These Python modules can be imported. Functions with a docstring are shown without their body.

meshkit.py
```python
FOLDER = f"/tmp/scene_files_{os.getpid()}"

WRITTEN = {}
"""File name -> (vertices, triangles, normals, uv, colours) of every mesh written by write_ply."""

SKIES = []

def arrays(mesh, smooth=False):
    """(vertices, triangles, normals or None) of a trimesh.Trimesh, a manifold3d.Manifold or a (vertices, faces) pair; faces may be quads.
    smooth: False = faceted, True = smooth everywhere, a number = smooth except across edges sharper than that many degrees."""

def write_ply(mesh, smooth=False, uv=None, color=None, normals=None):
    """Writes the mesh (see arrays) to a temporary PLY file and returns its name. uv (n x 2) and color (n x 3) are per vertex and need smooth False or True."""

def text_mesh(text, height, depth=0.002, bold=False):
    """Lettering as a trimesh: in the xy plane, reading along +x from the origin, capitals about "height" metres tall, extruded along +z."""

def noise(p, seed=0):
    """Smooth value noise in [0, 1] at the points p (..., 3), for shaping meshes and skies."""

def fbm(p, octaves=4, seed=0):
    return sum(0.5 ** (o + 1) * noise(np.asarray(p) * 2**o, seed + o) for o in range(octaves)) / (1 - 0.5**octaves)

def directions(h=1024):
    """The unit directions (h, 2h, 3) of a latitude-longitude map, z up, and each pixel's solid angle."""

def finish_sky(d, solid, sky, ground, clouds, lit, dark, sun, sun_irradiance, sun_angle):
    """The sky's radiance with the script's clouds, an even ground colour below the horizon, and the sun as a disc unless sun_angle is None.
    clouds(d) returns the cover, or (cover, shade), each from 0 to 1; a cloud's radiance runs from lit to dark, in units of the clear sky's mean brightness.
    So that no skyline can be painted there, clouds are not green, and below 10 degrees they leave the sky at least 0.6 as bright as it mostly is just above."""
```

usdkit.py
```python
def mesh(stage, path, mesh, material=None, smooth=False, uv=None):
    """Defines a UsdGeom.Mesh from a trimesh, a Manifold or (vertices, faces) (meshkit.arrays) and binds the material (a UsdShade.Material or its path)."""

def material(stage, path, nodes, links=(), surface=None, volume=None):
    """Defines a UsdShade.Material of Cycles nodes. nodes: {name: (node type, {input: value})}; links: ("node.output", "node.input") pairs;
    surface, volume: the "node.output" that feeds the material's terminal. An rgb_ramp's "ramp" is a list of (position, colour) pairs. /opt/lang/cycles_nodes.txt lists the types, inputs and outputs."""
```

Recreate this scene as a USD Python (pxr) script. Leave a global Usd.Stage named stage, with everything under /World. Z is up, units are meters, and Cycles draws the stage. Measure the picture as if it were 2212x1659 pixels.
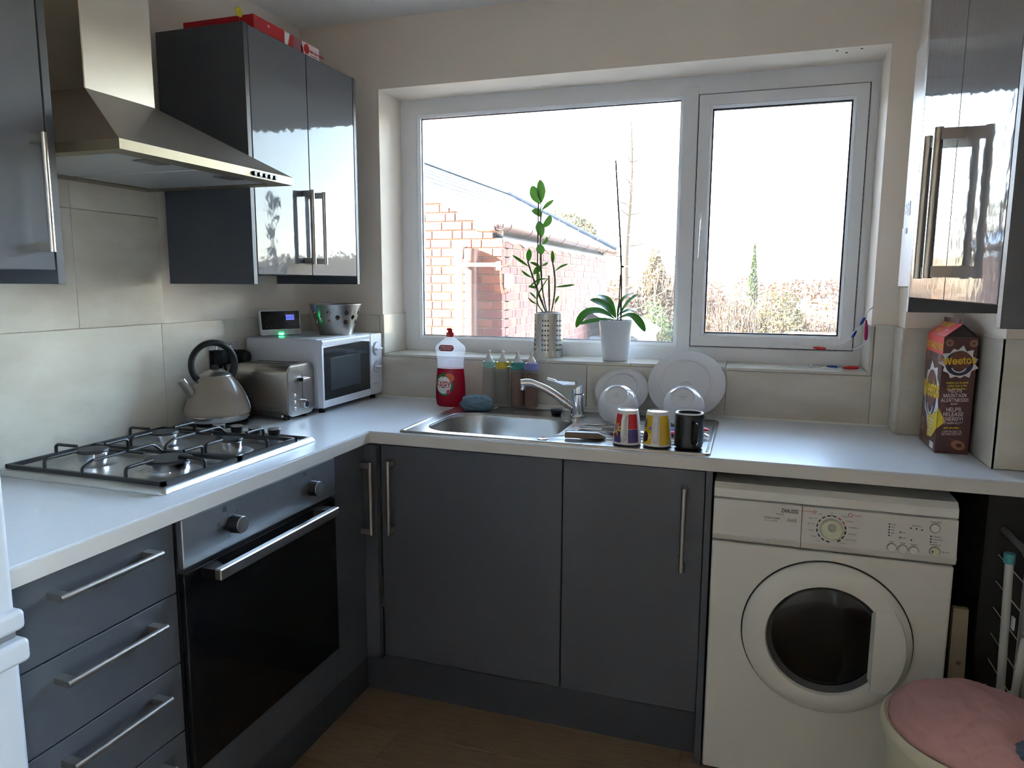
import math, random
import numpy as np
import trimesh
import shapely.geometry as sg
import shapely.affinity as sa
import manifold3d as m3
import usdkit, meshkit
from pxr import Usd, UsdGeom, UsdLux, UsdShade, Gf, Sdf, Vt

stage = Usd.Stage.CreateInMemory()
UsdGeom.SetStageUpAxis(stage, 'Z')
UsdGeom.SetStageMetersPerUnit(stage, 1.0)
stage.SetDefaultPrim(UsdGeom.Xform.Define(stage, '/World').GetPrim())
UsdGeom.Scope.Define(stage, '/World/Looks')
rng = random.Random(7)

# ------------------------------------------------------------------ camera, sky, sun, exposure
F_PX, CAM, YAW, PITCH, ROLL = 1551.87, (1.745, -2.5868, 1.3883), 18.4528, 7.9697, 0.2835
EXPOSURE = 7.9
SKY_STRENGTH = 1.0
WHITE_BALANCE = (1.25, 1.0, .88)
SUN_STRENGTH = 5200.0
SUN_AZ, SUN_EL = (-0.90, -0.43), 24.0          # where the sun stands: behind this house, to its left
a, b, c = np.radians([YAW, PITCH, ROLL])
fwd = np.array([-np.sin(a) * np.cos(b), np.cos(a) * np.cos(b), -np.sin(b)])
rgt = np.array([np.cos(a), np.sin(a), 0]); upv = np.cross(rgt, fwd)
rgt, upv = rgt * np.cos(c) + upv * np.sin(c), upv * np.cos(c) - rgt * np.sin(c)
cam = UsdGeom.Camera.Define(stage, '/World/Camera')
cam.AddTransformOp().Set(Gf.Matrix4d(*rgt, 0, *upv, 0, *(-fwd), 0, *CAM, 1))
cam.CreateHorizontalApertureAttr(36.0)
cam.CreateVerticalApertureAttr(27.0)
cam.CreateFocalLengthAttr(F_PX / 2212 * 36)
cam.CreateClippingRangeAttr(Gf.Vec2f(0.02, 5000))
cam.CreateExposureAttr(EXPOSURE)
sky_mat = usdkit.material(stage, '/World/Looks/sky', {
    'sky': ('sky_texture', {'sky_type': 'hosek_wilkie', 'sun_direction': (SUN_AZ[0] * math.cos(math.radians(SUN_EL)), SUN_AZ[1] * math.cos(math.radians(SUN_EL)), math.sin(math.radians(SUN_EL))), 'turbidity': 3.0, 'ground_albedo': 0.3}),
    'wb': ('mix_color', {'blend_type': 'multiply', 'fac': 1.0, 'b': WHITE_BALANCE}),
    'bg': ('background_shader', {'strength': SKY_STRENGTH})}, [('sky.color', 'wb.a'), ('wb.result', 'bg.color')], surface='bg.background')
dome = UsdLux.DomeLight.Define(stage, '/World/sky_dome')
dome.CreateIntensityAttr(1.0)
UsdShade.MaterialBindingAPI.Apply(dome.GetPrim()).Bind(sky_mat)
sun = UsdLux.DistantLight.Define(stage, '/World/sun')
sun.CreateAngleAttr(0.53); sun.CreateIntensityAttr(SUN_STRENGTH); sun.CreateColorAttr(Gf.Vec3f(1.0, 0.86, 0.66))
sdir = np.array([*SUN_AZ, 0.0]); sdir = sdir / np.linalg.norm(sdir) * math.cos(math.radians(SUN_EL)); sdir[2] = math.sin(math.radians(SUN_EL))
sx = np.cross([0, 0, 1.0], sdir); sx /= np.linalg.norm(sx); sy = np.cross(sdir, sx)
sun.AddTransformOp().Set(Gf.Matrix4d(*sx, 0, *sy, 0, *sdir, 0, 0, 0, 30, 1))

# ------------------------------------------------------------------ mesh helpers
PI = math.pi


def S(r, g, b):
    return tuple(((x / 255) / 12.92 if x <= 10 else ((x / 255 + 0.055) / 1.055) ** 2.4) for x in (r, g, b))


def J(*ms):
    ms = [m for m in ms if m is not None]
    return trimesh.util.concatenate(ms) if len(ms) > 1 else ms[0]


def box(x0, x1, y0, y1, z0, z1, bev=0.0, steps=1):
    x0, x1, y0, y1, z0, z1 = min(x0, x1), max(x0, x1), min(y0, y1), max(y0, y1), min(z0, z1), max(z0, z1)
    if not bev:
        m = trimesh.creation.box([x1 - x0, y1 - y0, z1 - z0]); m.apply_translation([(x0 + x1) / 2, (y0 + y1) / 2, (z0 + z1) / 2]); return m
    b = min(bev, (x1 - x0) * .49, (y1 - y0) * .49, (z1 - z0) * .49)
    pts = []
    if steps == 1:
        off = [(1, 1, 0), (1, 0, 1), (0, 1, 1)]
        off = [tuple(1 - o for o in q) for q in off]
        off = [(0, 0, 1), (0, 1, 0), (1, 0, 0)]
        dirs = [(1, 0, 0), (0, 1, 0), (0, 0, 1)]
    else:
        dirs = []
        for i in range(steps + 1):
            for j in range(steps + 1 - i):
                d = np.array([i, j, steps - i - j], float); dirs.append(tuple(d / np.linalg.norm(d)))
    for sx in (0, 1):
        for sy in (0, 1):
            for sz in (0, 1):
                cx, cy, cz = (x1 - b if sx else x0 + b), (y1 - b if sy else y0 + b), (z1 - b if sz else z0 + b)
                for d in dirs:
                    pts.append((cx + (b if sx else -b) * d[0], cy + (b if sy else -b) * d[1], cz + (b if sz else -b) * d[2]))
    return trimesh.convex.convex_hull(np.array(pts))


def hull(pts):
    return trimesh.convex.convex_hull(np.asarray(pts, float))


def frame_of(d):
    d = np.asarray(d, float); d = d / np.linalg.norm(d)
    u = np.cross(d, [0, 0, 1.0] if abs(d[2]) < .95 else [1.0, 0, 0]); u /= np.linalg.norm(u)
    return u, np.cross(d, u), d


def tube(path, r, n=12, closed=False, cap=True):
    """A round rod along a polyline; r a number or one per point."""
    p = np.asarray(path, float); N = len(p); r = np.atleast_1d(np.asarray(r, float)); r = np.interp(np.linspace(0, 1, N), np.linspace(0, 1, len(r)), r) if len(r) > 1 else np.full(N, r[0])
    if closed:
        t = np.roll(p, -1, 0) - np.roll(p, 1, 0)
    else:
        t = np.gradient(p, axis=0)
    t = t / np.linalg.norm(t, axis=1, keepdims=True)
    u = frame_of(t[0])[0]; us = []
    for i in range(N):
        u = u - t[i] * (u @ t[i]); u /= np.linalg.norm(u); us.append(u)
    us = np.array(us); ws = np.cross(t, us)
    ang = np.arange(n) * 2 * PI / n
    v = (p[:, None] + r[:, None, None] * (np.cos(ang)[None, :, None] * us[:, None] + np.sin(ang)[None, :, None] * ws[:, None])).reshape(-1, 3)
    f = []
    for i in range(N if closed else N - 1):
        k = (i + 1) % N
        for j in range(n):
            q = (j + 1) % n
            f += [(i * n + j, i * n + q, k * n + q), (i * n + j, k * n + q, k * n + j)]
    if cap and not closed:
        v = np.vstack([v, p[0], p[-1]]); c0, c1 = len(v) - 2, len(v) - 1
        for j in range(n):
            q = (j + 1) % n
            f += [(c0, q, j), (c1, (N - 1) * n + j, (N - 1) * n + q)]
    return trimesh.Trimesh(v, np.array(f), process=False)


def cyl(p0, p1, r0, r1=None, n=24):
    return tube([p0, p1], [r0, r0 if r1 is None else r1], n)


def lathe(prof, n=40, at=(0, 0, 0), closed=False):
    """Turns (radius, height) pairs about z; ends on the axis are closed by their own points."""
    prof = [(max(r, 1e-5), z) for r, z in prof]
    ang = np.arange(n) * 2 * PI / n
    v = np.array([[r * np.cos(t), r * np.sin(t), z] for r, z in prof for t in ang]); f = []
    K = len(prof)
    for i in range(K if closed else K - 1):
        k = (i + 1) % K
        for j in range(n):
            q = (j + 1) % n
            f += [(i * n + j, i * n + q, k * n + q), (i * n + j, k * n + q, k * n + j)]
    m = trimesh.Trimesh(v + np.array(at), np.array(f), process=False)
    return m


def ext(poly, z0, z1):
    """Extrudes a shapely polygon (x, y) from z0 to z1."""
    ps = getattr(poly, 'geoms', [poly]); out = []
    for p in ps:
        m = trimesh.creation.extrude_polygon(p, z1 - z0, engine='earcut'); m.apply_translation([0, 0, z0]); out.append(m)
    return J(*out)


def tf(m, M):
    m = m.copy(); m.apply_transform(M); return m


def mv(m, x=0, y=0, z=0):
    m = m.copy(); m.apply_translation([x, y, z]); return m


def rot(m, ang, ax, at=(0, 0, 0)):
    m = m.copy(); m.apply_transform(trimesh.transformations.rotation_matrix(math.radians(ang), ax, at)); return m


def basis(o, ex, ey, ez):
    """4 x 4 that takes x, y, z to the given axes at o."""
    M = np.eye(4); M[:3, 0], M[:3, 1], M[:3, 2], M[:3, 3] = ex, ey, ez, o; return M


FACE_NY = lambda o: basis(o, (1, 0, 0), (0, 0, 1), (0, -1, 0))      # a plane that faces -y: drawn x right, y up
FACE_PX = lambda o: basis(o, (0, 1, 0), (0, 0, 1), (1, 0, 0))       # faces +x: drawn x along +y
FACE_NX = lambda o: basis(o, (0, -1, 0), (0, 0, 1), (-1, 0, 0))     # faces -x: drawn x along -y


def rrect(x0, x1, y0, y1, r, q=6):
    return sg.box(min(x0, x1) + r, min(y0, y1) + r, max(x0, x1) - r, max(y0, y1) - r).buffer(r, quad_segs=q)


def disc(x, y, r, q=10):
    return sg.Point(x, y).buffer(r, quad_segs=q)


def text(s, h, depth=.0006, bold=False, at='left', sx=1.0):
    m = meshkit.text_mesh(s, h, depth, bold)
    m.apply_scale([sx, 1, 1])
    x0, x1 = m.bounds[:, 0]
    m.apply_translation([-x0 if at == 'left' else (-(x0 + x1) / 2 if at == 'mid' else -x1), 0, 0])
    return m


def bez(p0, p1, p2, p3, n=12):
    t = np.linspace(0, 1, n)[:, None]
    p0, p1, p2, p3 = map(lambda q: np.asarray(q, float), (p0, p1, p2, p3))
    return (1 - t) ** 3 * p0 + 3 * (1 - t) ** 2 * t * p1 + 3 * (1 - t) * t * t * p2 + t ** 3 * p3


def bends(pts, r, n=5):
    """A polyline with rounded corners of radius r."""
    pts = [np.asarray(p, float) for p in pts]; out = [pts[0]]
    for a_, b_, c_ in zip(pts, pts[1:], pts[2:]):
        u, v = (a_ - b_), (c_ - b_); lu, lv = np.linalg.norm(u), np.linalg.norm(v); d = min(r, lu * .49, lv * .49)
        p, q = b_ + u / lu * d, b_ + v / lv * d
        for t in np.linspace(0, 1, n):
            out.append((1 - t) ** 2 * p + 2 * t * (1 - t) * b_ + t * t * q)
    return np.array(out + [pts[-1]])


# ------------------------------------------------------------------ scene helpers
taken = {}
LOC = {}


def path_for(parent, name):
    base = (parent or '/World') + '/' + name
    k = taken.get(base, -1) + 1; taken[base] = k
    return base if k == 0 else f'{base}_{k:03d}'


def tag(p, label=None, cat=None, group=None, kind=None):
    p = p.GetPrim() if hasattr(p, 'GetPrim') else p
    for k, v in (('label', label), ('category', cat), ('group', group), ('kind', kind)):
        if v:
            p.SetCustomDataByKey(k, v)
    return p


def thing(name, label, cat, loc=(0, 0, 0), group=None, kind=None):
    """An Xform at the thing's base; its parts are given in world coordinates and stored relative to it."""
    path = path_for(None, name)
    x = UsdGeom.Xform.Define(stage, path); x.AddTranslateOp().Set(Gf.Vec3d(*map(float, loc)))
    LOC[path] = np.array(loc, float)
    tag(x, label, cat, group, kind)
    return path


def obj(name, m, mat, parent=None, smooth=35, label=None, cat=None, group=None, kind=None):
    path = path_for(parent, name)
    if isinstance(m, (list, tuple)) and not hasattr(m[0], 'ndim'):
        m = J(*m)
    if parent:
        LOC[path] = LOC.get(parent, np.zeros(3))
        m = mv(m, *(-LOC[path]))
    else:
        LOC[path] = np.zeros(3)
    g = usdkit.mesh(stage, path, m, mat, smooth=smooth)
    tag(g, label, cat, group, kind)
    return path


def struct(name, m, mat, smooth=False):
    return obj(name, m, mat, None, smooth, kind='structure')


# ------------------------------------------------------------------ materials
MATS = {}


def pm(name, col, rough=.5, metal=0.0, noise=0.0, nscale=20.0, bump=0.0, bscale=200.0, stretch=(1, 1, 1), bdist=.002, col2=None, **kw):
    """A principled material; noise mixes col towards col2 (or a darker col), bump is fine relief."""
    path = f'/World/Looks/{name}'
    nodes = {'p': ('principled_bsdf', dict(base_color=col, roughness=rough, metallic=metal, **kw))}
    links = []
    if noise or bump:
        nodes['tc'] = ('texture_coordinate', {}); nodes['map'] = ('mapping', {'scale': stretch}); links.append(('tc.object', 'map.vector'))
    if noise:
        c2 = col2 or tuple(x * .6 for x in col)
        nodes['n'] = ('noise_texture', {'scale': nscale, 'detail': 4.0, 'roughness': .55})
        nodes['r'] = ('map_range', {'from_min': .3, 'from_max': .7, 'to_min': 0.0, 'to_max': noise, 'clamp': True})
        nodes['mx'] = ('mix_color', {'a': col, 'b': c2})
        links += [('map.vector', 'n.vector'), ('n.fac', 'r.value'), ('r.result', 'mx.fac'), ('mx.result', 'p.base_color')]
    if bump:
        nodes['bn'] = ('noise_texture', {'scale': bscale, 'detail': 2.0})
        nodes['b'] = ('bump', {'strength': bump, 'distance': bdist})
        links += [('map.vector', 'bn.vector'), ('bn.fac', 'b.height'), ('b.normal', 'p.normal')]
    MATS[name] = usdkit.material(stage, path, nodes, links, surface='p.BSDF')
    return MATS[name]

# ------------------------------------------------------------------ the room
XL, XR, YB, YF, ZC = -.045, 2.44, .05, -4.1, 2.40        # plaster faces of the walls and the ceiling
H = .921                                                  # worktop height
wall_paint = pm('wall_paint', S(236, 224, 210), .75, noise=.12, nscale=3.0, col2=S(224, 210, 194), bump=.12, bscale=160.0, bdist=.001)
ceil_paint = pm('ceiling_paint', S(244, 243, 240), .8, bump=.1, bscale=120.0, bdist=.001)
upvc = pm('white_upvc', S(232, 233, 236), .28)
upvc_trim = pm('white_bead', S(238, 240, 243), .2)
gasket = pm('black_gasket', S(38, 38, 44), .6)
tile_mats = []
for i, (k, d) in enumerate([((214, 210, 198), (196, 190, 175)), ((218, 214, 203), (201, 195, 181)), ((211, 206, 194), (193, 186, 170))]):
    tile_mats.append(pm(f'stone_tile_{i}', S(*k), .16, noise=.85, nscale=4.5 + i, stretch=(1, 1, 2.2), col2=S(*d), bump=.04, bscale=25.0, bdist=.003))
grout = pm('grout', S(196, 188, 170), .8)

# window wall with the opening
OX0, OX1, OZ0, OZ1 = .305, 2.118, 1.100, 2.141
wb = J(box(XL - .3, OX0, YB, .34, -.1, ZC + .15), box(OX1, XR + .3, YB, .34, -.1, ZC + .15),
       box(OX0, OX1, YB, .34, -.1, OZ0 - .011), box(OX0, OX1, YB, .34, OZ1, ZC + .15))
wall_back = struct('wall_back', wb, wall_paint)
for i, (x, z) in enumerate([(1.962, 2.1405), (1.993, 2.1405), (2.035, 2.1405)]):
    obj('screw_hole', cyl((x, .075 + .03 * (i == 1), z), (x, .075 + .03 * (i == 1), z - .0012), .0035, n=10), gasket, wall_back)
wall_left = struct('wall_left', box(XL - .3, XL, YF - .3, .34, -.1, ZC + .15), wall_paint)
DY0, DY1, DZ1 = -3.78, -2.86, 2.06                       # added glazed door, unseen behind the camera in the right wall, for fill light
wall_right = struct('wall_right', J(box(XR, XR + .3, DY1, .34, -.1, ZC + .15), box(XR, XR + .3, YF - .3, DY0, -.1, ZC + .15), box(XR, XR + .3, DY0, DY1, DZ1, ZC + .15), box(XR, XR + .3, DY0, DY1, -.1, 0)), wall_paint)
wall_front = struct('wall_front', box(XL - .3, XR + .3, YF - .3, YF, -.1, ZC + .15), wall_paint)
ceiling = struct('ceiling', box(XL - .3, XR + .3, YF - .3, .34, ZC, ZC + .2), ceil_paint)

# pipe boxing in the corner and the short pier beside it
PX, PY0, PY1 = 2.195, -.078, -.485
pier = struct('wall_pier', J(box(PX, XR, PY0, YB, 0, ZC), box(2.352, XR, PY1 + .007, PY0, 0, ZC)), wall_paint)

# floor: laminate planks
floor_base = pm('floor_base', S(40, 36, 32), .8)
floor = struct('floor', box(XL - .3, XR + .3, YF - .3, .34, -.12, -.008), floor_base)
plank_mats = [pm(f'oak_laminate_{i}', S(*k), .38, noise=.8, nscale=9.0, stretch=(1.2, 14, 1), col2=S(*d), bump=.08, bscale=40.0) for i, (k, d) in
              enumerate([((148, 128, 106), (116, 98, 78)), ((140, 121, 100), (106, 90, 72)), ((156, 136, 113), (124, 104, 84))])]
for r in range(19):
    y1 = -.35 - r * .192; x = XL - [.1, .75, .4, 1.0][r % 4]
    while x < XR:
        xa, xb = max(x, XL), min(x + 1.2, XR)
        if xb - xa > .03:
            obj('plank', box(xa + .0006, xb - .0006, max(y1 - .1914, YF), y1, -.008, 0, .0012), plank_mats[rng.randrange(3)], floor, smooth=False)
        x += 1.2

# ------------------------------------------------------------------ wall tiles
TT, GAP = .010, .0016
k = [0]


def tile(parent, x0, x1, y0, y1, z0, z1):
    k[0] += 1
    obj('tile', box(x0, x1, y0, y1, z0, z1, .0012), tile_mats[(k[0] * 7) % 3], parent, smooth=False)


TZ = [H + .0005, 1.256]
# below and beside the window
xs = [XL + TT, .305]
tile(wall_back, .02, OX0 - .012, YB - TT, YB, TZ[0], TZ[1])
ex = [OX0 - .012 + GAP, .60, 1.164, 1.665, OX1 + .012]
for a_, b_ in zip(ex, ex[1:]):
    tile(wall_back, a_ + GAP / 2, b_ - GAP / 2, YB - TT, YB, TZ[0], OZ0 - .012)
tile(wall_back, OX1 + .012, PX - .006, YB - TT, YB, TZ[0], TZ[1])
for x0, x1, s in ((OX0 - .012, OX0 - .0005, 0), (OX1 + .0005, OX1 + .012, 1)):     # edge pieces of the reveal
    pass
tile(wall_back, OX0, OX0 + TT, YB - TT, .238, OZ0, TZ[1] + .004)
tile(wall_back, OX1 - .002, OX1 + .008, YB - TT, .238, OZ0, TZ[1])
sx_ = [OX0 + TT, 1.005, 1.326, 1.662, OX1 - .002]
for i, (a_, b_) in enumerate(zip(sx_, sx_[1:])):
    tile(wall_back, a_ + GAP / 2, b_ - GAP / 2, YB - TT - .002 * (i % 2), .238, OZ0 - .011, OZ0 - .0005 * (i % 2))
# boxing and pier
tile(pier, PX - .008, PX, PY0 - .008, YB - TT, TZ[0], TZ[1])
tile(pier, PX, 2.344, PY0 - .008, PY0, TZ[0], TZ[1])
tile(pier, 2.344, 2.352, PY1, PY0 - .008 - GAP, TZ[0], TZ[1])
tile(pier, 2.3445, XR, PY1, PY1 + .007, TZ[0], TZ[1])
# left wall: two courses, three behind the hob
ly = [.04, -.18, -.772, -1.372, -1.80, -2.40]
for a_, b_ in zip(ly, ly[1:]):
    tile(wall_left, XL, XL + TT, b_ + GAP / 2, a_ - GAP / 2, TZ[0], TZ[1])
for z0, z1 in ((1.2576, 1.585), (1.5866, 1.92)):
    tile(wall_left, XL, XL + TT, -1.40, -1.066, z0, z1); tile(wall_left, XL, XL + TT, -1.066 + GAP, -.758, z0, z1)
bead = pm('white_sealant', S(224, 222, 214), .3)
obj('sealant', J(cyl((XL + TT, -1.8, H), (XL + TT, -.5, H), .004, n=8)), bead, wall_left)
obj('sealant', J(cyl((.02, YB - TT, H), (PX - .008, YB - TT, H), .006, n=8)), bead, wall_back)

# ------------------------------------------------------------------ window
win = path_for(None, 'window_1')
UsdGeom.Xform.Define(stage, win); tag(stage.GetPrimAtPath(win), kind='structure'); LOC[win] = np.zeros(3)
WY = .238                                                          # room side of the outer frame
FX0, FX1, FZ0, FZ1 = .300, 2.125, 1.094, 2.150


def ring(x0, x1, z0, z1, xi0, xi1, zi0, zi1, y0, y1, cham=0.0):
    """A mitred rectangular frame; its inner edge is chamfered on the room side."""
    o = [(x0, z0), (x1, z0), (x1, z1), (x0, z1)]; i_ = [(xi0, zi0), (xi1, zi0), (xi1, zi1), (xi0, zi1)]
    ms = []
    for q in range(4):
        r = (q + 1) % 4
        A, B, C, D = o[q], o[r], i_[r], i_[q]
        pts = [(p[0], y0, p[1]) for p in (A, B)] + [(p[0], y1, p[1]) for p in (A, B, C, D)]
        cen = np.array([(xi0 + xi1) / 2, (zi0 + zi1) / 2])
        for p in (C, D):
            pts.append((p[0], y0 + cham, p[1]))
            if cham:
                pts.append((p[0] + (-cham if p[0] < cen[0] else cham), y0, p[1] + (-cham if p[1] < cen[1] else cham)))
        ms.append(hull(pts))
    return ms


GX = (.391, 1.4535); MX = (1.4535, 1.520); SX_ = (1.5225, 2.0865); SZ = (1.1555, 2.072)
for m in ring(FX0, FX1, FZ0, FZ1, .378, 2.0885, 1.1535, 2.0735, WY, WY + .07, .004):
    obj('frame', m, upvc, win, smooth=False)
mul = hull([(1.4655, WY, 1.13), (1.4655, WY, 2.10), (1.4925, WY, 2.115), (1.4925, WY, 1.12), (1.519, WY, 2.10), (1.519, WY, 1.13)] +
           [(x, WY + .07, z) for x in (1.4655, 1.520) for z in (1.13, 2.10)])
obj('mullion', box(1.4655, 1.5195, WY - .0012, WY + .07, 1.12, 2.108, .003), upvc, win, smooth=False)
for m in ring(.376, 1.467, 1.1515, 2.0755, .390, 1.4545, 1.164, 2.066, WY + .001, WY + .03, .010):
    obj('glazing_bead', m, upvc_trim, win, smooth=False)
for m in ring(.388, 1.457, 1.162, 2.068, .3925, 1.452, 1.1665, 2.0635, WY + .022, WY + .031):
    obj('gasket', m, gasket, win, smooth=False)
# opening sash
for m in ring(1.5225, 2.0865, 1.1565, 2.0715, 1.562, 2.047, 1.196, 2.032, WY - .008, WY + .05, .003):
    obj('sash', m, upvc, win, smooth=False)
for m in ring(1.5195, 2.0895, 1.1535, 2.0745, 1.5255, 2.0835, 1.1595, 2.0685, WY + .0005, WY + .02):
    obj('gasket', m, gasket, win, smooth=False)
for m in ring(1.560, 2.049, 1.194, 2.034, 1.5705, 2.0385, 1.2045, 2.0235, WY - .007, WY + .02, .008):
    obj('glazing_bead', m, upvc_trim, win, smooth=False)
for m in ring(1.568, 2.041, 1.202, 2.026, 1.575, 2.034, 1.209, 2.019, WY + .010, WY + .024):
    obj('gasket', m, gasket, win, smooth=False)
pane_mat = usdkit.material(stage, '/World/Looks/window_pane', {
    't': ('transparent_bsdf', {'color': (.93, .95, .95)}), 'g': ('glossy_bsdf', {'roughness': .01, 'color': (.9, .9, .9)}), 'fr': ('fresnel', {'IOR': 1.45}),
    'm': ('mix_closure', {}), 'tc': ('texture_coordinate', {}), 'mp': ('mapping', {'scale': (1.0, 1.0, .35)}), 'n': ('noise_texture', {'scale': 5.0, 'detail': 5.0}),
    'r': ('map_range', {'from_min': .3, 'from_max': .75, 'to_min': .0015, 'to_max': .008, 'clamp': True}), 'd': ('translucent_bsdf', {'color': (.8, .79, .77)}), 'm2': ('mix_closure', {})},
    [('fr.fac', 'm.fac'), ('t.BSDF', 'm.closure1'), ('g.BSDF', 'm.closure2'), ('tc.object', 'mp.vector'), ('mp.vector', 'n.vector'), ('n.fac', 'r.value'), ('r.result', 'm2.fac'), ('m.closure', 'm2.closure1'), ('d.BSDF', 'm2.closure2')], surface='m2.closure')
obj('pane', box(.385, 1.460, WY + .032, WY + .036, 1.16, 2.07), pane_mat, win, smooth=False)
obj('pane', box(1.566, 2.043, WY + .025, WY + .029, 1.20, 2.028), pane_mat, win, smooth=False)
door = path_for(None, 'door_1')  # added door out of view, lets cool fill light in from the right
UsdGeom.Xform.Define(stage, door); tag(stage.GetPrimAtPath(door), kind='structure'); LOC[door] = np.zeros(3)
for y0, y1, z0, z1 in ((DY0 - .002, DY0 + .10, .001, DZ1 + .002), (DY1 - .10, DY1 + .002, .001, DZ1 + .002), (DY0 + .10, DY1 - .10, DZ1 - .10, DZ1 + .002), (DY0 + .10, DY1 - .10, .001, .16)):
    obj('door_frame', box(XR + .06, XR + .12, y0, y1, z0, z1, .003), upvc, door, smooth=False)
obj('pane', box(XR + .088, XR + .092, DY0 + .09, DY1 - .09, .15, DZ1 - .09), pane_mat, door, smooth=False)
hnd = obj('window_handle', J(box(1.531, 1.549, WY - .020, WY - .007, 1.585, 1.655, .005),
                             tube(bends([(1.540, WY - .018, 1.625), (1.540, WY - .045, 1.622), (1.537, WY - .047, 1.485)], .012), np.linspace(.0065, .0052, 12), 10)), upvc, win)

# ------------------------------------------------------------------ cabinets
gloss = usdkit.material(stage, '/World/Looks/gloss_grey', {
    'tc': ('texture_coordinate', {}), 'n': ('noise_texture', {'scale': 38.0, 'detail': 1.5}), 'n2': ('noise_texture', {'scale': 9.0, 'detail': 1.0}),
    'ad': ('math', {'math_type': 'add'}), 'b': ('bump', {'strength': .06, 'distance': .004}),
    'p': ('principled_bsdf', {'base_color': S(104, 107, 112), 'roughness': .05, 'ior': 1.24})},
    [('tc.object', 'n.vector'), ('tc.object', 'n2.vector'), ('n.fac', 'ad.value1'), ('n2.fac', 'ad.value2'), ('ad.value', 'b.height'), ('b.normal', 'p.normal')], surface='p.BSDF')
satin = pm('satin_grey', S(84, 88, 94), .35, noise=.15, nscale=30.0)
matt = pm('matt_grey', S(66, 70, 76), .55)
chimney_steel = pm('chimney_steel', S(206, 200, 190), .44, 1.0)
steel = pm('brushed_steel', S(196, 192, 186), .30, 1.0, noise=.25, nscale=6.0, stretch=(1, 1, 60), col2=S(176, 172, 166))
chrome = pm('chrome', S(225, 225, 228), .06, 1.0)
dark_metal = pm('dark_handle_steel', S(128, 122, 118), .35, 1.0)
black = pm('black_plastic', S(22, 22, 24), .35)
black_soft = pm('black_rubber', S(20, 20, 22), .6)
white_plastic = pm('white_plastic', S(226, 228, 232), .35)
carcass_mat = pm('carcass', S(70, 74, 80), .5)


def dhandle(p0, p1, out, depth=.034, r=.0065, leg=.0075, mat=None):
    """A bar handle: round bar on two square feet. out: unit vector away from the door; p0, p1 on the door's face."""
    p0, p1, out = map(lambda q: np.asarray(q, float), (p0, p1, out))
    d = (p1 - p0) / np.linalg.norm(p1 - p0); side = np.cross(d, out)
    bar = cyl(p0 + out * depth, p1 + out * depth, r, n=14)
    feet = []
    for p, s in ((p0, 1), (p1, -1)):
        q = [p + d * s * a_ + side * b_ + out * c_ for a_ in (.002, .020) for b_ in (-leg * .8, leg * .8) for c_ in (0, depth)]
        feet.append(hull(q))
    return bar, feet


def add_handle(parent, p0, p1, out, **kw):
    bar, feet = dhandle(p0, p1, out, **kw)
    obj('handle', J(bar, *feet), steel, parent)


UZ0, UZ1, UD0 = 1.382, 2.130, 1.412                              # upper cabinets: panel foot, top, door foot
DX = .3165                                                        # their door faces


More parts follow.
